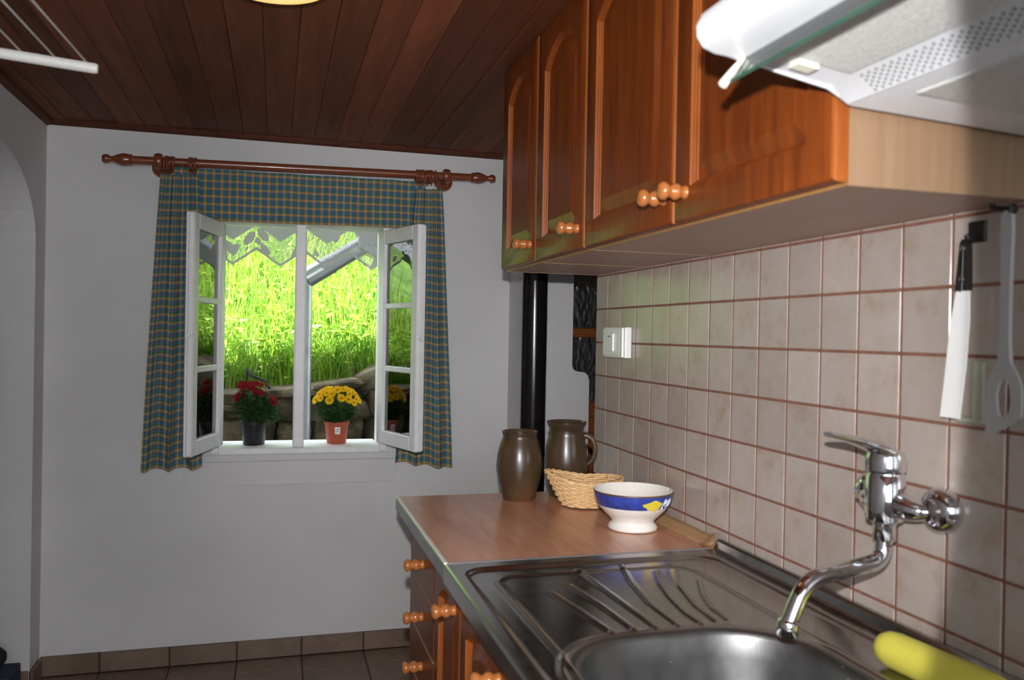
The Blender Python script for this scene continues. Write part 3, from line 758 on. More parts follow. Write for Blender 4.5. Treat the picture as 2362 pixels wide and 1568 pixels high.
def cab_door(parent, ya, yb, z0, z1, xf, rise, ky, kz, sw=.055, th=.02):
    """door between y = ya (far) and yb (near), front face at x = xf"""
    g = .0015; a0, a1 = ya-g, yb+g
    i0, i1, zb = a0-sw, a1+sw, z0+sw
    zs = z1-sw-rise
    bm = nb()
    L = [outer_loop(a0, a1, z0, z1, zs, 0, -th, xf), outer_loop(a0, a1, z0, z1, zs, 0, -.006, xf), outer_loop(a0, a1, z0, z1, zs, .002, -.002, xf), outer_loop(a0, a1, z0, z1, zs, .006, 0, xf), door_loop(i0, i1, zb, zs, rise, 0, 0, xf)]
    loops(bm, [jitter_dups(l) for l in L], [1, 1, 1, 0])
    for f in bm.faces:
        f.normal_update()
        if abs(f.normal.z) > .3: f.material_index = 0  # only upright edges keep the lit tone, level ones go dark
    d = fin('door', bm, ['door_wood', 'lit_mould_wood'], parent, smooth=True, angle=35)
    bm = nb()
    L = [door_loop(i0, i1, zb, zs, rise, t, c, xf) for t, c in ((0, 0), (.0015, -.0045), (.0035, -.0050), (.0045, -.0085), (.0075, -.0092), (.0085, -.0120))]
    loops(bm, [jitter_dups(l) for l in L])
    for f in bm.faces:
        f.normal_update(); f.material_index = 1 if abs(f.normal.z) > .22 else 0  # arch and bottom painted dark, uprights in the lit tone
    fin('moulding', bm, ['lit_mould_wood', 'door_wood'], d, smooth=True, angle=40)
    bm = nb()
    L = [door_loop(i0, i1, zb, zs, rise, t, c, xf) for t, c in ((.0084, -.0118), (.011, -.0118), (.034, -.0050), (.036, -.0045))]
    loops(bm, [jitter_dups(l) for l in L], None, True); fin('panel', bm, 'door_wood', d)
    inst('knob', kme, (xf, ky, kz), d)
    return d
def carcass(parent, x0, y0, y1, z0, z1):
    bm = nb()
    box(bm, x0, -.0005, y0, y1, z0, z1, 0, 1, 0)
    for f in bm.faces:
        n_ = f.normal; f.normal_update()
        if f.normal.z < -.5: f.material_index = 1
        elif f.normal.x < -.5: f.material_index = 2
    return fin('carcass', bm, ['carcass', 'carcass_under', 'carcass_edge'], parent)
UX, UZ0, UZ1 = -.285, 1.510, 2.094
def upper(ya, yb, doors, label):
    c = thing('wall_cabinet', (UX/2, (ya+yb)/2, UZ0), label, 'wall cabinet', 'wooden wall cabinets above the worktop')
    carcass(c, UX, yb+.001, ya-.001, UZ0, UZ1)
    for (da, db, ky) in doors: cab_door(c, da, db, UZ0+.004, UZ1, UX-.0205, .055, ky, 1.560)
    return c
cA = upper(-.597, -1.438, [(-.597, -1.018, -.985), (-1.018, -1.438, -1.062)], 'double door brown wooden wall cabinet next to the cooker hood')
cB = upper(-.246, -.597, [(-.246, -.597, -.560)], 'single door brown wooden wall cabinet between the double one and the end one')
cC = upper(.090, -.246, [(.090, -.246, -.208)], 'single door brown wooden wall cabinet at the passage end of the row')
for c_, yy in ((cA, -.600), (cB, -.249), (cC, .086)):
    fin('edging_strip', boxm(UX, -.002, yy-.004, yy+.004, UZ0-.0012, UZ0-.0001), 'carcass', c_)

# worktop, sink, base units
CT = .868; CX = -.612; SEAM = -.672
bm = nb()
box(bm, CX+.004, -.008, SEAM+.001, .018, CT-.036, CT-.0005, .0, 1, 0)
wt = fin('worktop', bm, ['counter_laminate']); tag(wt, 'brown wood effect laminate worktop beside the steel sink', 'worktop')
fin('edge_trim', boxm(CX-.002, CX+.0045, SEAM+.0005, .0185, CT-.036, CT-.003, .0015, 1), 'zinc', wt)
fin('glint_bead', boxm(CX-.0025, CX+.0065, SEAM+.0005, .0185, CT-.003, CT+.0016, .002, 3), 'edge_glint', wt)  # added bead, pale to stand for the highlight on the rounded edge
bm = nb(); box(bm, CX+.003, -.024, SEAM-.003, SEAM+.001, CT-.012, CT+.0012, .0005, 1); fin('joint_strip', bm, 'zinc', wt)
bm = nb(); prism(bm, [(-.030, CT-.0005), (-.028, CT+.004), (-.012, CT+.016), (-.002, CT+.018), (-.002, CT-.0005)], 'Y', SEAM+.028, .018)
stp = fin('back_strip', bm, 'strip_wood', wt)
bm = nb()
pl = [(-.030, SEAM+.045, CT+.001), (-.004, SEAM+.045, CT+.017), (-.006, SEAM+.012, CT+.030), (-.022, SEAM+.004, CT+.016), (-.038, SEAM+.006, CT+.004)]
v_ = [bm.verts.new(p) for p in pl]; v2 = [bm.verts.new(Vector(p)+Vector((.001, .001, -.0015))) for p in pl]
bm.faces.new(v_); bm.faces.new(v2[::-1])
for i in range(5): bm.faces.new((v_[i], v_[(i+1) % 5], v2[(i+1) % 5], v2[i]))
fin('peeling_corner', bm, 'strip_wood', stp)
def seg_d(px, py, pts):
    best = 9
    for (ax, ay), (bx_, by) in zip(pts, pts[1:]):
        dx, dy = bx_-ax, by-ay; t = max(0, min(1, ((px-ax)*dx+(py-ay)*dy)/(dx*dx+dy*dy+1e-12)))
        best = min(best, math.hypot(px-ax-t*dx, py-ay-t*dy))
    return best
def rrect(px, py, x0, x1, y0, y1, r):
    cx, cy = (x0+x1)/2, (y0+y1)/2; qx, qy = abs(px-cx)-(x1-x0)/2+r, abs(py-cy)-(y1-y0)/2+r
    return math.hypot(max(qx, 0), max(qy, 0))+min(max(qx, qy), 0)-r
def smooth(a, b, x):
    t = max(0, min(1, (x-a)/(b-a))); return t*t*(3-2*t)
RIBS = [[(-.458, -.882), (-.446, -.97), (-.431, -1.089)], [(-.414, -.839), (-.398, -.969), (-.392, -1.088)], [(-.363, -.747), (-.358, -.891), (-.354, -1.087)],
        [(-.262, -.737), (-.293, -.851), (-.313, -.976), (-.315, -1.086)], [(-.213, -.790), (-.243, -.870), (-.263, -.951), (-.275, -1.031), (-.274, -1.089)],
        [(-.172, -.79), (-.215, -.896), (-.240, -1.003), (-.245, -1.079)], [(-.160, -.87), (-.198, -.952), (-.218, -1.019), (-.222, -1.078)]]
SY1 = -1.66
def sink_h(x, y):
    h = 0.0
    d = rrect(x, y, CX+.022, -.050, SY1+.03, -.712, .055); h -= .0060*smooth(.002, -.010, d)
    d2 = rrect(x, y, -.540, -.135, SY1+.08, -.765, .05); h += .0028*math.exp(-(d2/.0055)**2)
    if -1.12 < y < -.7:
        rb = min(seg_d(x, y, r) for r in RIBS); h += .0036*math.exp(-(rb/.0045)**2)
    db = rrect(x, y, -.538, -.158, -1.50, -1.113, .135)
    h += .0022*math.exp(-((db-.022)/.006)**2)
    h -= .004*smooth(.004, -.004, db)
    return h
bm = nb(); nx, ny = 176, 300; x0s, x1s, y0s, y1s = CX+.002, -.0225, SY1, SEAM-.0035; G = []
for i in range(nx+1):
    x = x0s+(x1s-x0s)*i/nx
    G.append([bm.verts.new((x, y0s+(y1s-y0s)*j/ny, CT+sink_h(x, y0s+(y1s-y0s)*j/ny))) for j in range(ny+1)])
for i in range(nx):
    for j in range(ny):
        if all(rrect(v.co.x, v.co.y, -.538, -.158, -1.50, -1.113, .135) < -.001 for v in (G[i][j], G[i+1][j+1])): continue
        bm.faces.new((G[i][j], G[i+1][j], G[i+1][j+1], G[i][j+1]))
sink = thing('sink_unit', (CX/2, (SY1+SEAM)/2, CT), 'stainless steel sink with ribbed draining board set in the worktop', 'sink')
for v in [v for v in bm.verts if not v.link_faces]: bm.verts.remove(v)
fin('drainer', bm, ['steel'], sink, smooth=True)
def rr_ring(d, z, n=14):
    x0, x1, y0, y1 = -.538+d, -.158-d, -1.50+d, -1.113-d; r = max(.02, .135-d); out = []
    for cx, cy, a0 in ((x1-r, y1-r, 0), (x0+r, y1-r, PI/2), (x0+r, y0+r, PI), (x1-r, y0+r, 1.5*PI)):
        out += [Vector((cx+r*math.cos(a0+PI/2*i/n), cy+r*math.sin(a0+PI/2*i/n), CT+z)) for i in range(n+1)]
    return out
bm = nb(); loops(bm, [rr_ring(d, z) for d, z in ((-.014, -.0062), (-.011, -.0046), (-.006, -.0040), (-.001, -.0046), (.003, -.0075), (.006, -.014), (.011, -.045), (.018, -.090), (.026, -.120), (.038, -.136), (.056, -.145), (.090, -.150), (.120, -.152))], None, True)
fin('basin', bm, 'steel_bowl', sink, smooth=True)
bm = nb(); lathe(bm, [(.040, .0), (.040, .003), (.034, .004), (.030, .001), (0, .001)], (-.348, -1.3065, CT-.152), n=32); fin('drain', bm, 'chrome', sink, smooth=True, angle=40)
bm = nb(); prism(bm, [(CX+.003, CT), (CX-.002, CT-.002), (CX-.004, CT-.008), (CX-.004, CT-.036), (CX+.004, CT-.036), (CX+.004, CT-.002)], 'Y', SY1, SEAM-.0035); fin('front_edge', bm, 'steel', sink)
bm = nb(); prism(bm, [(-.0225, CT), (-.018, CT+.003), (-.014, CT+.016), (-.009, CT+.020), (-.001, CT+.020), (-.001, CT-.01), (-.0225, CT-.002)], 'Y', SY1, SEAM-.0035); fin('upstand', bm, 'steel', sink)
BX = -.565
def base_unit(ya, yb, label, doors=(), drawers=()):
    c = thing('base_cabinet', (BX/2, (ya+yb)/2, 0), label, 'base cabinet', 'wooden base cabinets under the worktop')
    bm = nb(); box(bm, BX, -.03, yb+.001, ya-.001, .10, CT-.037 if drawers else .69); box(bm, BX+.05, -.03, yb+.001, ya-.001, .001, .10)
    fin('carcass', bm, ['carcass'], c)
    for z0, z1 in drawers:
        bm = nb(); box(bm, BX-.0215, BX-.0005, yb+.002, ya-.002, z0+.0015, z1-.0015, .004, 2); d = fin('drawer', bm, 'door_wood', c)
        bm = nb(); box(bm, BX-.0222, BX-.0190, yb+.004, ya-.004, z0+.0005, z0+.0032); fin('drawer_edge', bm, 'strip_wood', d)
        inst('knob', kme, (BX-.0215, -.285, (z0+z1)/2), d)
    for da, db, ky in doors: cab_door(c, da, db, .105, CT-.040, BX-.0215, .035, ky, .768, .050)
    return c
base_unit(-.085, -.430, 'brown wooden base cabinet with a stack of drawers under the worktop', drawers=[(.105, .325), (.325, .450), (.450, .572), (.572, .692), (.692, .828)])
base_unit(-.430, -.700, 'narrow single door brown base cabinet beside the drawer stack', doors=[(-.430, -.700, -.655)])
base_unit(-.700, -1.66, 'brown wooden base cabinet under the steel sink', doors=[(-.700, -1.04, -1.00), (-1.04, -1.36, -1.085), (-1.36, -1.66, -1.40)])
# ------------------------------------------------------------------ cooker hood
HY0, HY1 = -2.05, -1.4535
hood = thing('cooker_hood', (-.25, (HY0+HY1)/2, 1.584), 'white cooker hood with raised glass visor beside the wall cabinet', 'cooker hood')
prof = [(-.0005, 1.586), (-.040, 1.586), (-.304, 1.600), (-.329, 1.619), (-.452, 1.638), (-.478, 1.640), (-.492, 1.645), (-.500, 1.656), (-.501, 1.668), (-.494, 1.682), (-.470, 1.696), (-.30, 1.75), (-.0005, 1.78)]
bm = nb(); prism(bm, prof, 'Y', HY0, HY1); bmesh.ops.bevel(bm, geom=[e for e in bm.edges if abs(e.verts[0].co.y-e.verts[1].co.y) < 1e-5 and e.verts[0].co.x < -.3], offset=.003, segments=2, affect='EDGES')
fin('housing', bm, 'hood_white', hood, smooth=True, angle=32)
def plate(p0, p1, y0, y1, off, th, name, mat, parent=hood, kind=None):
    (xa, za), (xb, zb) = p0, p1; d = Vector((xb-xa, 0, zb-za)).normalized(); n_ = Vector((d.z, 0, -d.x))
    if n_.z > 0: n_ = -n_
    bm = nb(); q = []
    for (x, z) in (p0, p1):
        for o_ in (off, off+th): q.append((Vector((x, 0, z))+n_*o_))
    for y in (y0, y1): pass
    A = [bm.verts.new(v+Vector((0, y0, 0))) for v in (q[0], q[2], q[3], q[1])]; B = [bm.verts.new(v+Vector((0, y1, 0))) for v in (q[0], q[2], q[3], q[1])]
    bm.faces.new(A); bm.faces.new(B)
    for i in range(4): bm.faces.new((A[i], A[(i+1) % 4], B[(i+1) % 4], B[i]))
    return fin(name, bm, mat, parent, kind=kind)
def lerp2(a, b, t): return (a[0]+(b[0]-a[0])*t, a[1]+(b[1]-a[1])*t)
F0, F1 = (-.304, 1.600), (-.040, 1.586)
plate(lerp2(F0, F1, .13), lerp2(F0, F1, .96), HY0+.03, HY1-.075, .0002, .002, 'grease_filter', 'hood_mesh')
S0, S1 = (-.452, 1.638), (-.329, 1.619)
plate(lerp2(S0, S1, .25), lerp2(S0, S1, .93), HY0+.02, HY1-.05, .0002, .0018, 'front_filter', 'hood_mesh')
plate(lerp2(S0, S1, .42), lerp2(S0, S1, .62), HY1-.048, HY1-.030, .0002, .006, 'latch', 'cream_plastic')
Q0, Q1 = (-.329, 1.619), (-.304, 1.600); dq = Vector((Q1[0]-Q0[0], 0, Q1[1]-Q0[1])); nq = Vector((dq.z, 0, -dq.x)).normalized()
if nq.z > 0: nq = -nq
bm = nb(); yy = HY1-.055; k = 0
while yy > HY0+.02:
    for r in range(7):
        c = Vector((Q0[0], 0, Q0[1]))+dq*(.13+.122*r)+nq*.0003+Vector((0, yy-.0058*(r % 2), 0)); t1 = dq.normalized(); t2 = Vector((0, 1, 0))
        bm.faces.new([bm.verts.new(c+(t1*math.cos(2*PI*i/8)+t2*math.sin(2*PI*i/8))*.0019) for i in range(8)])
    yy -= .0116; k += 1
pf = fin('perforations', bm, 'dark_hole', hood); pf['kind'] = 'stuff'
V0, V1 = (-.441, 1.6395), (-.464, 1.608)
vg = plate(V0, V1, HY0+.01, HY1-.012, -.0015, .003, 'visor', 'visor_glass')
plate(lerp2(V0, V1, .985), lerp2(V0, V1, 1.0), HY0+.01, HY1-.012, -.0016, .0034, 'visor_edge', 'visor_edge', vg)
bm = nb(); tube(bm, [(-.439, HY1-.006, 1.641), (-.456, HY1-.006, 1.622), (-.469, HY1-.006, 1.6055)], [.0035, .0045, .0055], 8); fin('visor_arm', bm, 'cream_plastic', vg, smooth=True, angle=60)

# ------------------------------------------------------------------ wall mixer tap
TX, TY = -.050, -1.232
tap = thing('mixer_tap', (0, TY, 1.08), 'chrome single lever mixer tap mounted on the tiled wall above the sink', 'tap')
bm = nb(); lathe(bm, [(.016, 1.050), (.0265, 1.054), (.0290, 1.068), (.0285, 1.120), (.0262, 1.123), (.0262, 1.126), (.0290, 1.129), (.0295, 1.146), (.0265, 1.156), (.015, 1.161), (0, 1.162)], (TX, TY, 0), n=32); fin('body', bm, 'chrome', tap, smooth=True, angle=40)
bm = nb()
for s, yi in ((-1, TY-.068), (1, TY+.075)):
    pts = rounded_path([(TX+.004, TY+s*.012, 1.082), (TX+.010, TY+s*.050, 1.076), (-.020, yi, 1.078)], .02)
    m_ = len(pts); tube(bm, pts, [.019-.0065*i/(m_-1) for i in range(m_)], 16)
fin('inlet_arms', bm, 'chrome', tap, smooth=True, angle=50)
for yi in (TY-.068, TY+.075):
    bm = nb(); lathe(bm, [(.0125, .036), (.0165, .034), (.0175, .028), (.024, .026), (.0305, .020), (.0335, .011), (.0335, .003), (.032, .0)], (.0002, yi, 1.080), dirv=Vector((-1, 0, 0)), n=32); fin('wall_flange', bm, 'chrome', tap, smooth=True, angle=50)
bm = nb()
lp = bez((TX+.012, TY, 1.147), (TX-.02, TY, 1.166), (TX-.05, TY+.002, 1.176), (-.146, TY+.008, 1.183), 12); rows_ = []
for i, p in enumerate(lp):
    t = i/12; wd = .025-.012*t+.004*math.sin(PI*t); th = .0155-.0115*t
    rows_.append([bm.verts.new(p+Vector((0, wd*math.cos(a), th*math.sin(a)))) for a in [2*PI*k/14 for k in range(14)]])
for A_, B_ in zip(rows_, rows_[1:]):
    for k in range(14): bm.faces.new((A_[k], A_[(k+1) % 14], B_[(k+1) % 14], B_[k]))
bm.faces.new(rows_[0]); bm.faces.new(rows_[-1]); fin('lever', bm, 'chrome', tap, smooth=True, angle=60)
bm = nb(); lathe(bm, [(.0150, 1.022), (.0165, 1.026), (.0165, 1.047), (.0185, 1.049), (.0185, 1.056)], (TX, TY, 0), n=24); fin('collar', bm, 'chrome', tap, smooth=True, angle=40)
sp = rounded_path([(TX, TY, 1.040), (TX-.004, TY-.002, .992), (-.198, TY-.018, .978), (-.228, TY-.020, .915)], .035, 10)
bm = nb(); tube(bm, sp, .0128, 16); fin('spout', bm, 'chrome', tap, smooth=True, angle=60)
bm = nb(); lathe(bm, [(.010, .899), (.0148, .899), (.0154, .902), (.0154, .918), (.014, .921), (.0128, .923)], (-.2285, TY-.020, 0), n=24); fin('aerator', bm, 'chrome', tap, smooth=True, angle=40)

# ------------------------------------------------------------------ utensils on the tiles
bm = nb(); box(bm, -.006, -.0003, -1.362, -1.333, 1.464, 1.494, .002, 2); tube(bm, rounded_path([(-.005, -1.347, 1.474), (-.016, -1.346, 1.468), (-.020, -1.345, 1.474)], .006), .0035, 8)
tag(fin('wall_hook', bm, 'black_plastic'), 'black square stick on hook holding the white spatula on the tiles', 'hook')
spa = thing('spatula', (-.0185, -1.33, 1.215), 'white flat spatula with black riveted handle hanging on the tiled wall', 'spatula')
def flat(name, poly, x, th, mat, parent, hole=None):
    bm = nb()
    if hole is None: prism(bm, poly, 'X', x-th/2, x+th/2)
    else:
        n = len(poly)
        Lp = [[Vector((xx_, a, b)) for a, b in pl_] for pl_, xx_ in ((hole, x-th/2), (poly, x-th/2), (poly, x+th/2), (hole, x+th/2), (hole, x-th/2))]
        loops(bm, Lp); bmesh.ops.remove_doubles(bm, verts=bm.verts, dist=1e-6)
    return fin(name, bm, mat, parent)
xs_ = -.0185
flat('blade', [(-1.3295, 1.397), (-1.3515, 1.397), (-1.3525, 1.355), (-1.3480, 1.290), (-1.3390, 1.217), (-1.3045, 1.217), (-1.3110, 1.270), (-1.3200, 1.350)], xs_, .003, 'white_plastic', spa)
flat('handle', [(-1.3290, 1.396), (-1.3520, 1.396), (-1.3510, 1.440), (-1.3500, 1.462), (-1.3465, 1.468), (-1.3400, 1.468), (-1.3365, 1.462), (-1.3330, 1.430)], xs_, .009, 'black_plastic', spa)
flat('tang', [(-1.3395, 1.395), (-1.3425, 1.395), (-1.3435, 1.455), (-1.3420, 1.458), (-1.3410, 1.455)], xs_-.0035, .003, 'chrome', spa)
for zz in (1.412, 1.455):
    bm = nb(); lathe(bm, [(.0040, 0), (.0040, .0112), (.003, .0118), (0, .012)], (xs_+.0055, -1.3412 if zz < 1.43 else -1.3425, zz), dirv=Vector((-1, 0, 0)), n=12); fin('rivet', bm, 'chrome', spa)
bm = nb(); box(bm, -.0065, -.0003, -1.366, -1.346, 1.216, 1.298, .002, 2); box(bm, -.012, -.0003, -1.370, -1.325, 1.212, 1.219, .002, 2)
tag(fin('clear_holder', bm, 'clear_plastic'), 'small translucent plastic holder stuck on the tiles behind the white spatula', 'holder')
bm = nb(); tube(bm, [(-.030, -1.398, 1.512), (-.030, -1.398, 1.504), (-.030, -1.412, 1.500), (-.030, -1.428, 1.498)], .004, 8); lathe(bm, [(.006, 0), (.007, .004), (0, .006)], (-.030, -1.428, 1.498), dirv=Vector((0, -1, 0)), n=12)
tag(fin('cup_hook', bm, 'black_plastic'), 'black cup hook screwed into the underside of the double wall cabinet', 'hook')
half = [(.0045, 1.506), (.0068, 1.502), (.0085, 1.470), (.0070, 1.40), (.0075, 1.320), (.0095, 1.302), (.020, 1.284), (.0265, 1.270), (.0275, 1.245), (.0275, 1.212)]
yc = -1.4235; poly = [(yc+a, b) for a, b in half] + [(yc+.0270, 1.204), (yc+.015, 1.205), (yc, 1.213), (yc-.015, 1.222), (yc-.0265, 1.232)] + [(yc-a, b) for a, b in half[::-1] if b > 1.24]
import itertools
def hole_for(poly, c, ry, rz_):
    out = []
    for a, b in poly:
        th = math.atan2(b-c[1], a-c[0]); out.append((c[0]+ry*math.cos(th), c[1]+rz_*math.sin(th)))
    return out
head = [(yc+.0095, 1.300), (yc+.020, 1.284), (yc+.0265, 1.270), (yc+.0275, 1.255), (yc+.0275, 1.235), (yc+.0275, 1.212), (yc+.0268, 1.204), (yc+.015, 1.205), (yc, 1.213), (yc-.015, 1.222), (yc-.0262, 1.230), (yc-.0275, 1.245), (yc-.0265, 1.270), (yc-.020, 1.284), (yc-.0095, 1.300), (yc, 1.302)]
gs = thing('slotted_spoon', (-.030, yc, 1.204), 'grey plastic spoon with an oval hole hanging from the cabinet hook', 'spoon')
flat('head', head, -.030, .004, 'grey_plastic', gs, hole_for(head, (yc, 1.252), .0115, .026))
flat('handle', [(yc+.0095, 1.300), (yc+.0070, 1.330), (yc+.0068, 1.40), (yc+.0085, 1.470), (yc+.0078, 1.490), (yc+.004, 1.4965), (yc-.004, 1.4965), (yc-.0078, 1.490), (yc-.0085, 1.470), (yc-.0068, 1.40), (yc-.0070, 1.330), (yc-.0095, 1.300)], -.030, .006, 'grey_plastic', gs)

# ------------------------------------------------------------------ switch on the tiles
sw = thing('light_switch', (0, -.10, 1.263), 'white plastic double switch box on the tiled wall under the cabinets', 'light switch')
fin('box', boxm(-.020, -.0003, -.178, -.022, 1.264, 1.350, .003, 2), 'white_plastic', sw)
fin('cover', boxm(-.027, -.0205, -.172, -.150, 1.266, 1.348, .002, 2), 'white_plastic', sw)
fin('cover', boxm(-.024, -.0205, -.144, -.026, 1.270, 1.344, .0015, 2), 'white_plastic', sw)
rk = fin('rocker', boxm(-.030, -.0242, -.112, -.062, 1.282, 1.332, .0015, 2), 'white_plastic', sw)
fin('marking', boxm(-.0306, -.0300, -.094, -.078, 1.322, 1.325), 'black_plastic', rk)

# ------------------------------------------------------------------ things on the worktop
toC = Vector((CAM.x+.2, CAM.y+.3, 0)).normalized(); rgt = Vector((-toC.y, toC.x, 0))
def jug(loc, prof, label, hdir, hz, hr):
    root = thing('stoneware_jug', loc, label, 'jug', 'stoneware jugs on the worktop'); L = Vector(loc)
    H = prof[-1][1]; inner = [(max(r-.005, .0), h) for r, h in prof[::-1]]
    bm = nb(); lathe(bm, [(0, 0)] + prof + [(prof[-1][0]-.004, H+.001)] + [(max(r-.006, .001), max(h, .008)) for r, h in prof[::-1][1:]] + [(0, .008)], loc, n=48); fin('body', bm, 'stoneware', root, smooth=True, angle=60)
    d = Vector(hdir).normalized()
    def rad(z): 
        for (r0, h0), (r1, h1) in zip(prof, prof[1:]):
            if h0 <= z <= h1: return r0+(r1-r0)*(z-h0)/(h1-h0+1e-9)
        return prof[-1][0]
    z1, z0 = hz; up = Vector((0, 0, 1))
    pts = bez(L+d*(rad(z1)-.004)+up*z1, L+d*(rad(z1)+hr*1.3)+up*(z1+.008), L+d*(rad(z0)+hr*1.25)+up*(z0+.02), L+d*(rad(z0)-.004)+up*z0, 16)
    bm = nb(); tube(bm, pts, [.0085-.0025*i/16 for i in range(17)], 10); fin('handle', bm, 'stoneware', root, smooth=True)
    return root
jug((-.284, -.070, CT), [(.0440, 0), (.0460, .004), (.0480, .015), (.0570, .045), (.0640, .080), (.0645, .095), (.0610, .125), (.0540, .155), (.0480, .170), (.0470, .176), (.0495, .182), (.0500, .188)], 'barrel shaped brown stoneware jug standing in front near the edge of the worktop', (.85, .52, 0), (.172, .105), .016)
jug((-.140, -.050, CT), [(.0460, 0), (.0480, .005), (.0560, .040), (.0620, .080), (.0620, .105), (.0580, .140), (.0500, .172), (.0480, .182), (.0510, .194), (.0560, .203), (.0570, .211)], 'taller brown stoneware jug with flared rim and open handle by the tiled wall', rgt, (.172, .088), .028)
# bowl
bl = Vector((-.118, -.466, CT)); bowl = thing('breakfast_bowl', bl, 'white footed bowl with a blue band and a yellow lemon', 'bowl')
OUT = [(.0530, 0), (.0585, .002), (.0590, .008), (.0540, .014), (.0500, .019), (.0530, .025), (.0640, .036), (.0760, .048), (.0840, .059), (.0890, .070), (.0925, .081), (.0945, .0895), (.0950, .092)]
bm = nb(); lathe(bm, [(0, .003), (.0480, .003)] + OUT + [(.0940, .0935), (.0925, .092), (.0890, .078), (.0800, .058), (.0640, .042), (.0400, .031), (0, .028)], bl, n=64, mi=[0]*10+[1, 1, 1, 2, 2, 0, 0, 0, 0, 0, 0]); fin('body', bm, ['ceramic', 'ceramic_blue', 'rim_brown'], bowl, smooth=True, angle=70)
def brad(z):
    for (r0, h0), (r1, h1) in zip(OUT, OUT[1:]):
        if h0 <= z <= h1 and h1 > h0: return r0+(r1-r0)*(z-h0)/(h1-h0)
    return OUT[-1][0]
bt = (Vector((CAM.x, CAM.y, 0))-Vector((bl.x, bl.y, 0))).normalized(); brg = Vector((-bt.y, bt.x, 0))
def BP(a, z, off): r = brad(z)+off; return bl+bt*(r*math.cos(a))+brg*(r*math.sin(a))+Vector((0, 0, z))
def decal(name, poly, mat, parent, off=.0006, center=None):
    c = center or (sum(p[0] for p in poly)/len(poly), sum(p[1] for p in poly)/len(poly)); bm = nb(); rings = []
    for t in (.0001, .34, .67, 1): rings.append([bm.verts.new(BP(c[0]+(a-c[0])*t, c[1]+(z-c[1])*t, off)) for a, z in poly])
    n = len(poly)
    for A_, B_ in zip(rings, rings[1:]):
        for i in range(n): bm.faces.new((A_[i], A_[(i+1) % n], B_[(i+1) % n], B_[i]))
    return fin(name, bm, mat, parent)
ca, cz_ = .58, .0705; lem = []
for i in range(28):
    t = 2*PI*i/28; r = 1+.10*math.sin(5*t)+(.25 if i in (13, 14, 15) else 0); lem.append((ca+.235*r*math.cos(t)*(1 if math.cos(t) > 0 else 1.1), cz_+.0115*r*math.sin(t)))
decal('lemon', lem, 'glaze_yellow', bowl)
decal('lemon_leaf', [(.60, .062), (.66, .058), (.70, .052), (.64, .0545), (.56, .056)], 'glaze_yellow', bowl, .0007)
bm = nb()
for pts in ([(.86, .062), (.88, .074), (.93, .083), (.99, .080), (.95, .072), (.89, .071)], [(.93, .071), (.99, .064), (1.04, .061)], [(1.06, .064), (1.08, .076), (1.14, .082), (1.19, .076), (1.14, .066), (1.07, .065)], [(.83, .060), (.86, .066), (.90, .060)]):
    tube(bm, [BP(a, z, .0008) for a, z in pts], .0011, 6)
fin('painted_scroll', bm, 'glaze_white', bowl)
# wicker basket
bc = Vector((-.138, -.205, CT)); bu = rgt; bv = -toC
bk = thing('wicker_basket', bc, 'small oval wicker basket between the jugs and the bowl', 'basket')
def bpt(a, t, off=0):
    rx, ry = .058+.040*t**.8+off, .044+.034*t**.8+off; ca_, sa_ = math.cos(a), math.sin(a)
    hgt = .066+.014*max(0, -ca_)**2+.008*abs(ca_)
    return bc+bu*(rx*ca_)*(1+.10*t*max(0, -ca_)**3)+bv*(ry*sa_)+Vector((0, 0, .004+hgt*t))
NS = 22; bm = nb()
for k in range(NS): tube(bm, [bpt(2*PI*k/NS, t/6*1.02) for t in range(7)], .0016, 5)
st = fin('stakes', bm, 'wicker', bk); st['kind'] = 'stuff'
bm = nb(); R_ = 12
for r in range(R_):
    t = (r+.4)/R_; N_ = NS*4
    tube(bm, [bpt(2*PI*i/N_, t, .0034*math.cos(PI*i/4*1.0+PI*(r % 2))) + Vector((0, 0, .0004*math.sin(i*1.7+r))) for i in range(N_)], .0034, 6, closed=True)
wv = fin('weave', bm, 'wicker', bk, smooth=True); wv['kind'] = 'stuff'
bm = nb(); N_ = 160
for s in (0, 1): tube(bm, [bpt(2*PI*i/N_, 1.0, .0024*math.cos(14*2*PI*i/N_+PI*s))+Vector((0, 0, .0022*math.sin(14*2*PI*i/N_+PI*s))) for i in range(N_)], .0030, 6, closed=True)
fin('rim', bm, 'wicker', bk, smooth=True)
bm = nb(); bm.faces.new([bm.verts.new(bpt(2*PI*i/40, 0)-Vector((0, 0, .002))) for i in range(40)]); bmesh.ops.solidify(bm, geom=bm.faces[:], thickness=.003); fin('bottom', bm, 'wicker', bk)
# yellow bottle behind the basin
p0, p1 = Vector((-.099, -1.283, .8885)), Vector((-.076, -1.49, .8885)); dv = (p1-p0).normalized(); Lb = (p1-p0).length
bm = nb(); lathe(bm, [(0, 0), (.010, .002), (.018, .008), (.0235, .018), (.0255, .032), (.0258, Lb*.5), (.0255, Lb-.03), (.022, Lb-.012), (.012, Lb), (.012, Lb+.02), (0, Lb+.021)], p0, dirv=dv, n=32)
tag(fin('washing_up_bottle', bm, 'yellow_plastic', smooth=True, angle=60), 'smooth yellow rounded plastic bottle lying along the back of the sink', 'bottle')

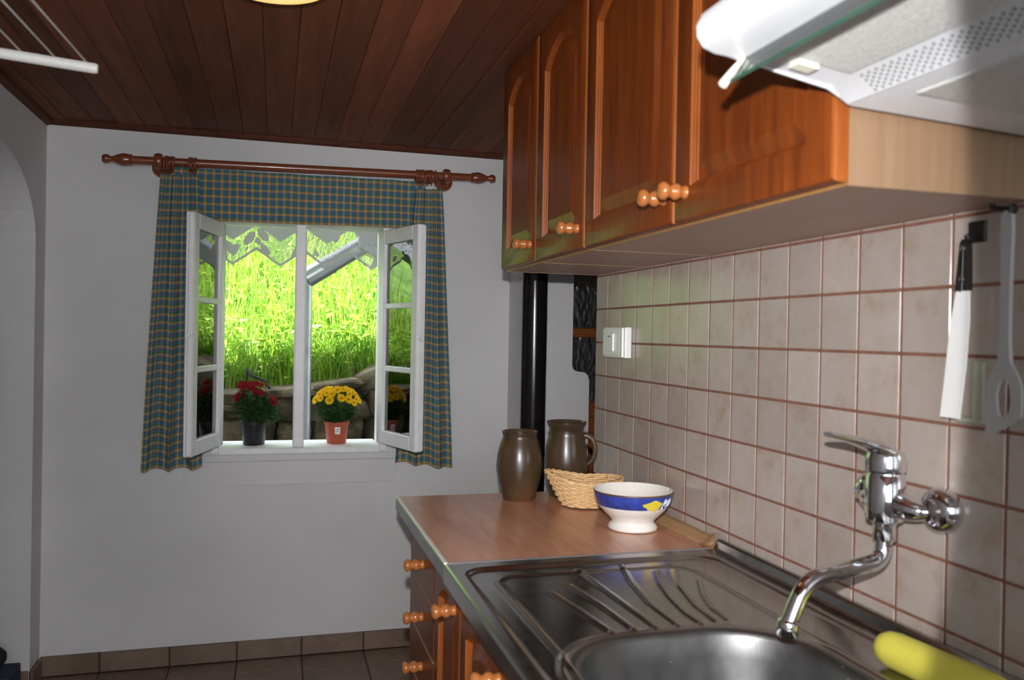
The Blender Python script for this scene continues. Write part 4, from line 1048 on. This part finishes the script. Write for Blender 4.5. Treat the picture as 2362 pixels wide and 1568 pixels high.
# ------------------------------------------------------------------ stove pipe, lamp, clothes airer, box in the archway
bm = nb(); lathe(bm, [(.0505, .001), (.0505, CEIL-.001)], (.040, .85, 0), n=40)
tag(fin('stove_pipe', bm, 'black_enamel', smooth=True, angle=40), 'glossy black vertical stove pipe behind the jugs', 'stove pipe')
LX, LY = -.962, -.492
lm = thing('ceiling_lamp', (LX, LY, CEIL-.075), 'glowing round ceiling lamp on the dark board ceiling', 'ceiling lamp')
bm = nb(); lathe(bm, [(.150, CEIL-.001), (.152, CEIL-.020), (.146, CEIL-.028), (.100, CEIL-.026)], (LX, LY, 0), n=48); fin('base_ring', bm, 'rod_wood', lm, smooth=True, angle=40)
bm = nb(); lathe(bm, [(.143, CEIL-.026), (.138, CEIL-.042), (.118, CEIL-.058), (.080, CEIL-.070), (.04, CEIL-.075), (0, CEIL-.076)], (LX, LY, 0), n=48, cap=False); fin('glass_shade', bm, 'lamp_glow', lm, smooth=True)
ra = thing('clothes_airer', (-1.5, -.65, 1.87), 'white clothes drying rack with thin rods hung below the ceiling', 'clothes airer')
def bar(xa, xb, y, za, zb):
    bm = nb(); a, b = Vector((xa, y, za)), Vector((xb, y-.012, zb)); d = (b-a).normalized(); Lx = (b-a).length
    lathe(bm, [(0, 0), (.0085, .0005), (.0108, .004), (.0112, .010), (.0112, Lx-.01), (.0085, Lx), (0, Lx)], a, dirv=d, n=20); fin('end_bar', bm, 'white_plastic', ra, smooth=True, angle=50)
bar(-1.312, -1.735, -.349, 1.869, 1.897); bar(-1.420, -1.755, -.960, 1.955, 1.972)
for i, x in enumerate((-1.336, -1.396, -1.458, -1.520, -1.582, -1.644)):
    z = 1.869+(x+1.312)*(-.0662)+.006; x2 = -1.435-.052*i
    bm = nb(); tube(bm, [(x, -.338, z-.004), (x, -.350, z+.006), (x, -.362, z+.005), (x2, -.960, 1.957+.0028*i)], .0026, 6); fin('rod', bm, 'grey_plastic', ra, smooth=True)
for x, y, z in ((-1.70, -.36, 1.9), (-1.60, -.967, 1.97)):
    bm = nb(); tube(bm, [(x, y, z), (x, y, CEIL+.001)], .0012, 5); fin('cord', bm, 'white_plastic', ra)
bm = nb(); box(bm, -2.20, -1.800, .90, 1.045, .001, .120, .006, 2)
tag(fin('storage_box', bm, 'navy_cloth'), 'low dark blue box on the floor in the arched opening', 'box')
bm = nb(); bmesh.ops.create_icosphere(bm, subdivisions=3, radius=1)
for v in bm.verts: n_ = noise.noise(v.co*1.6)*.12+1; v.co = Vector((-1.905+v.co.x*.085*n_, .97+v.co.y*.05*n_, .168+v.co.z*.048*n_))
tag(fin('pouch', bm, 'black_cloth', smooth=True), 'small black rounded pouch on top of the blue box in the archway', 'pouch')
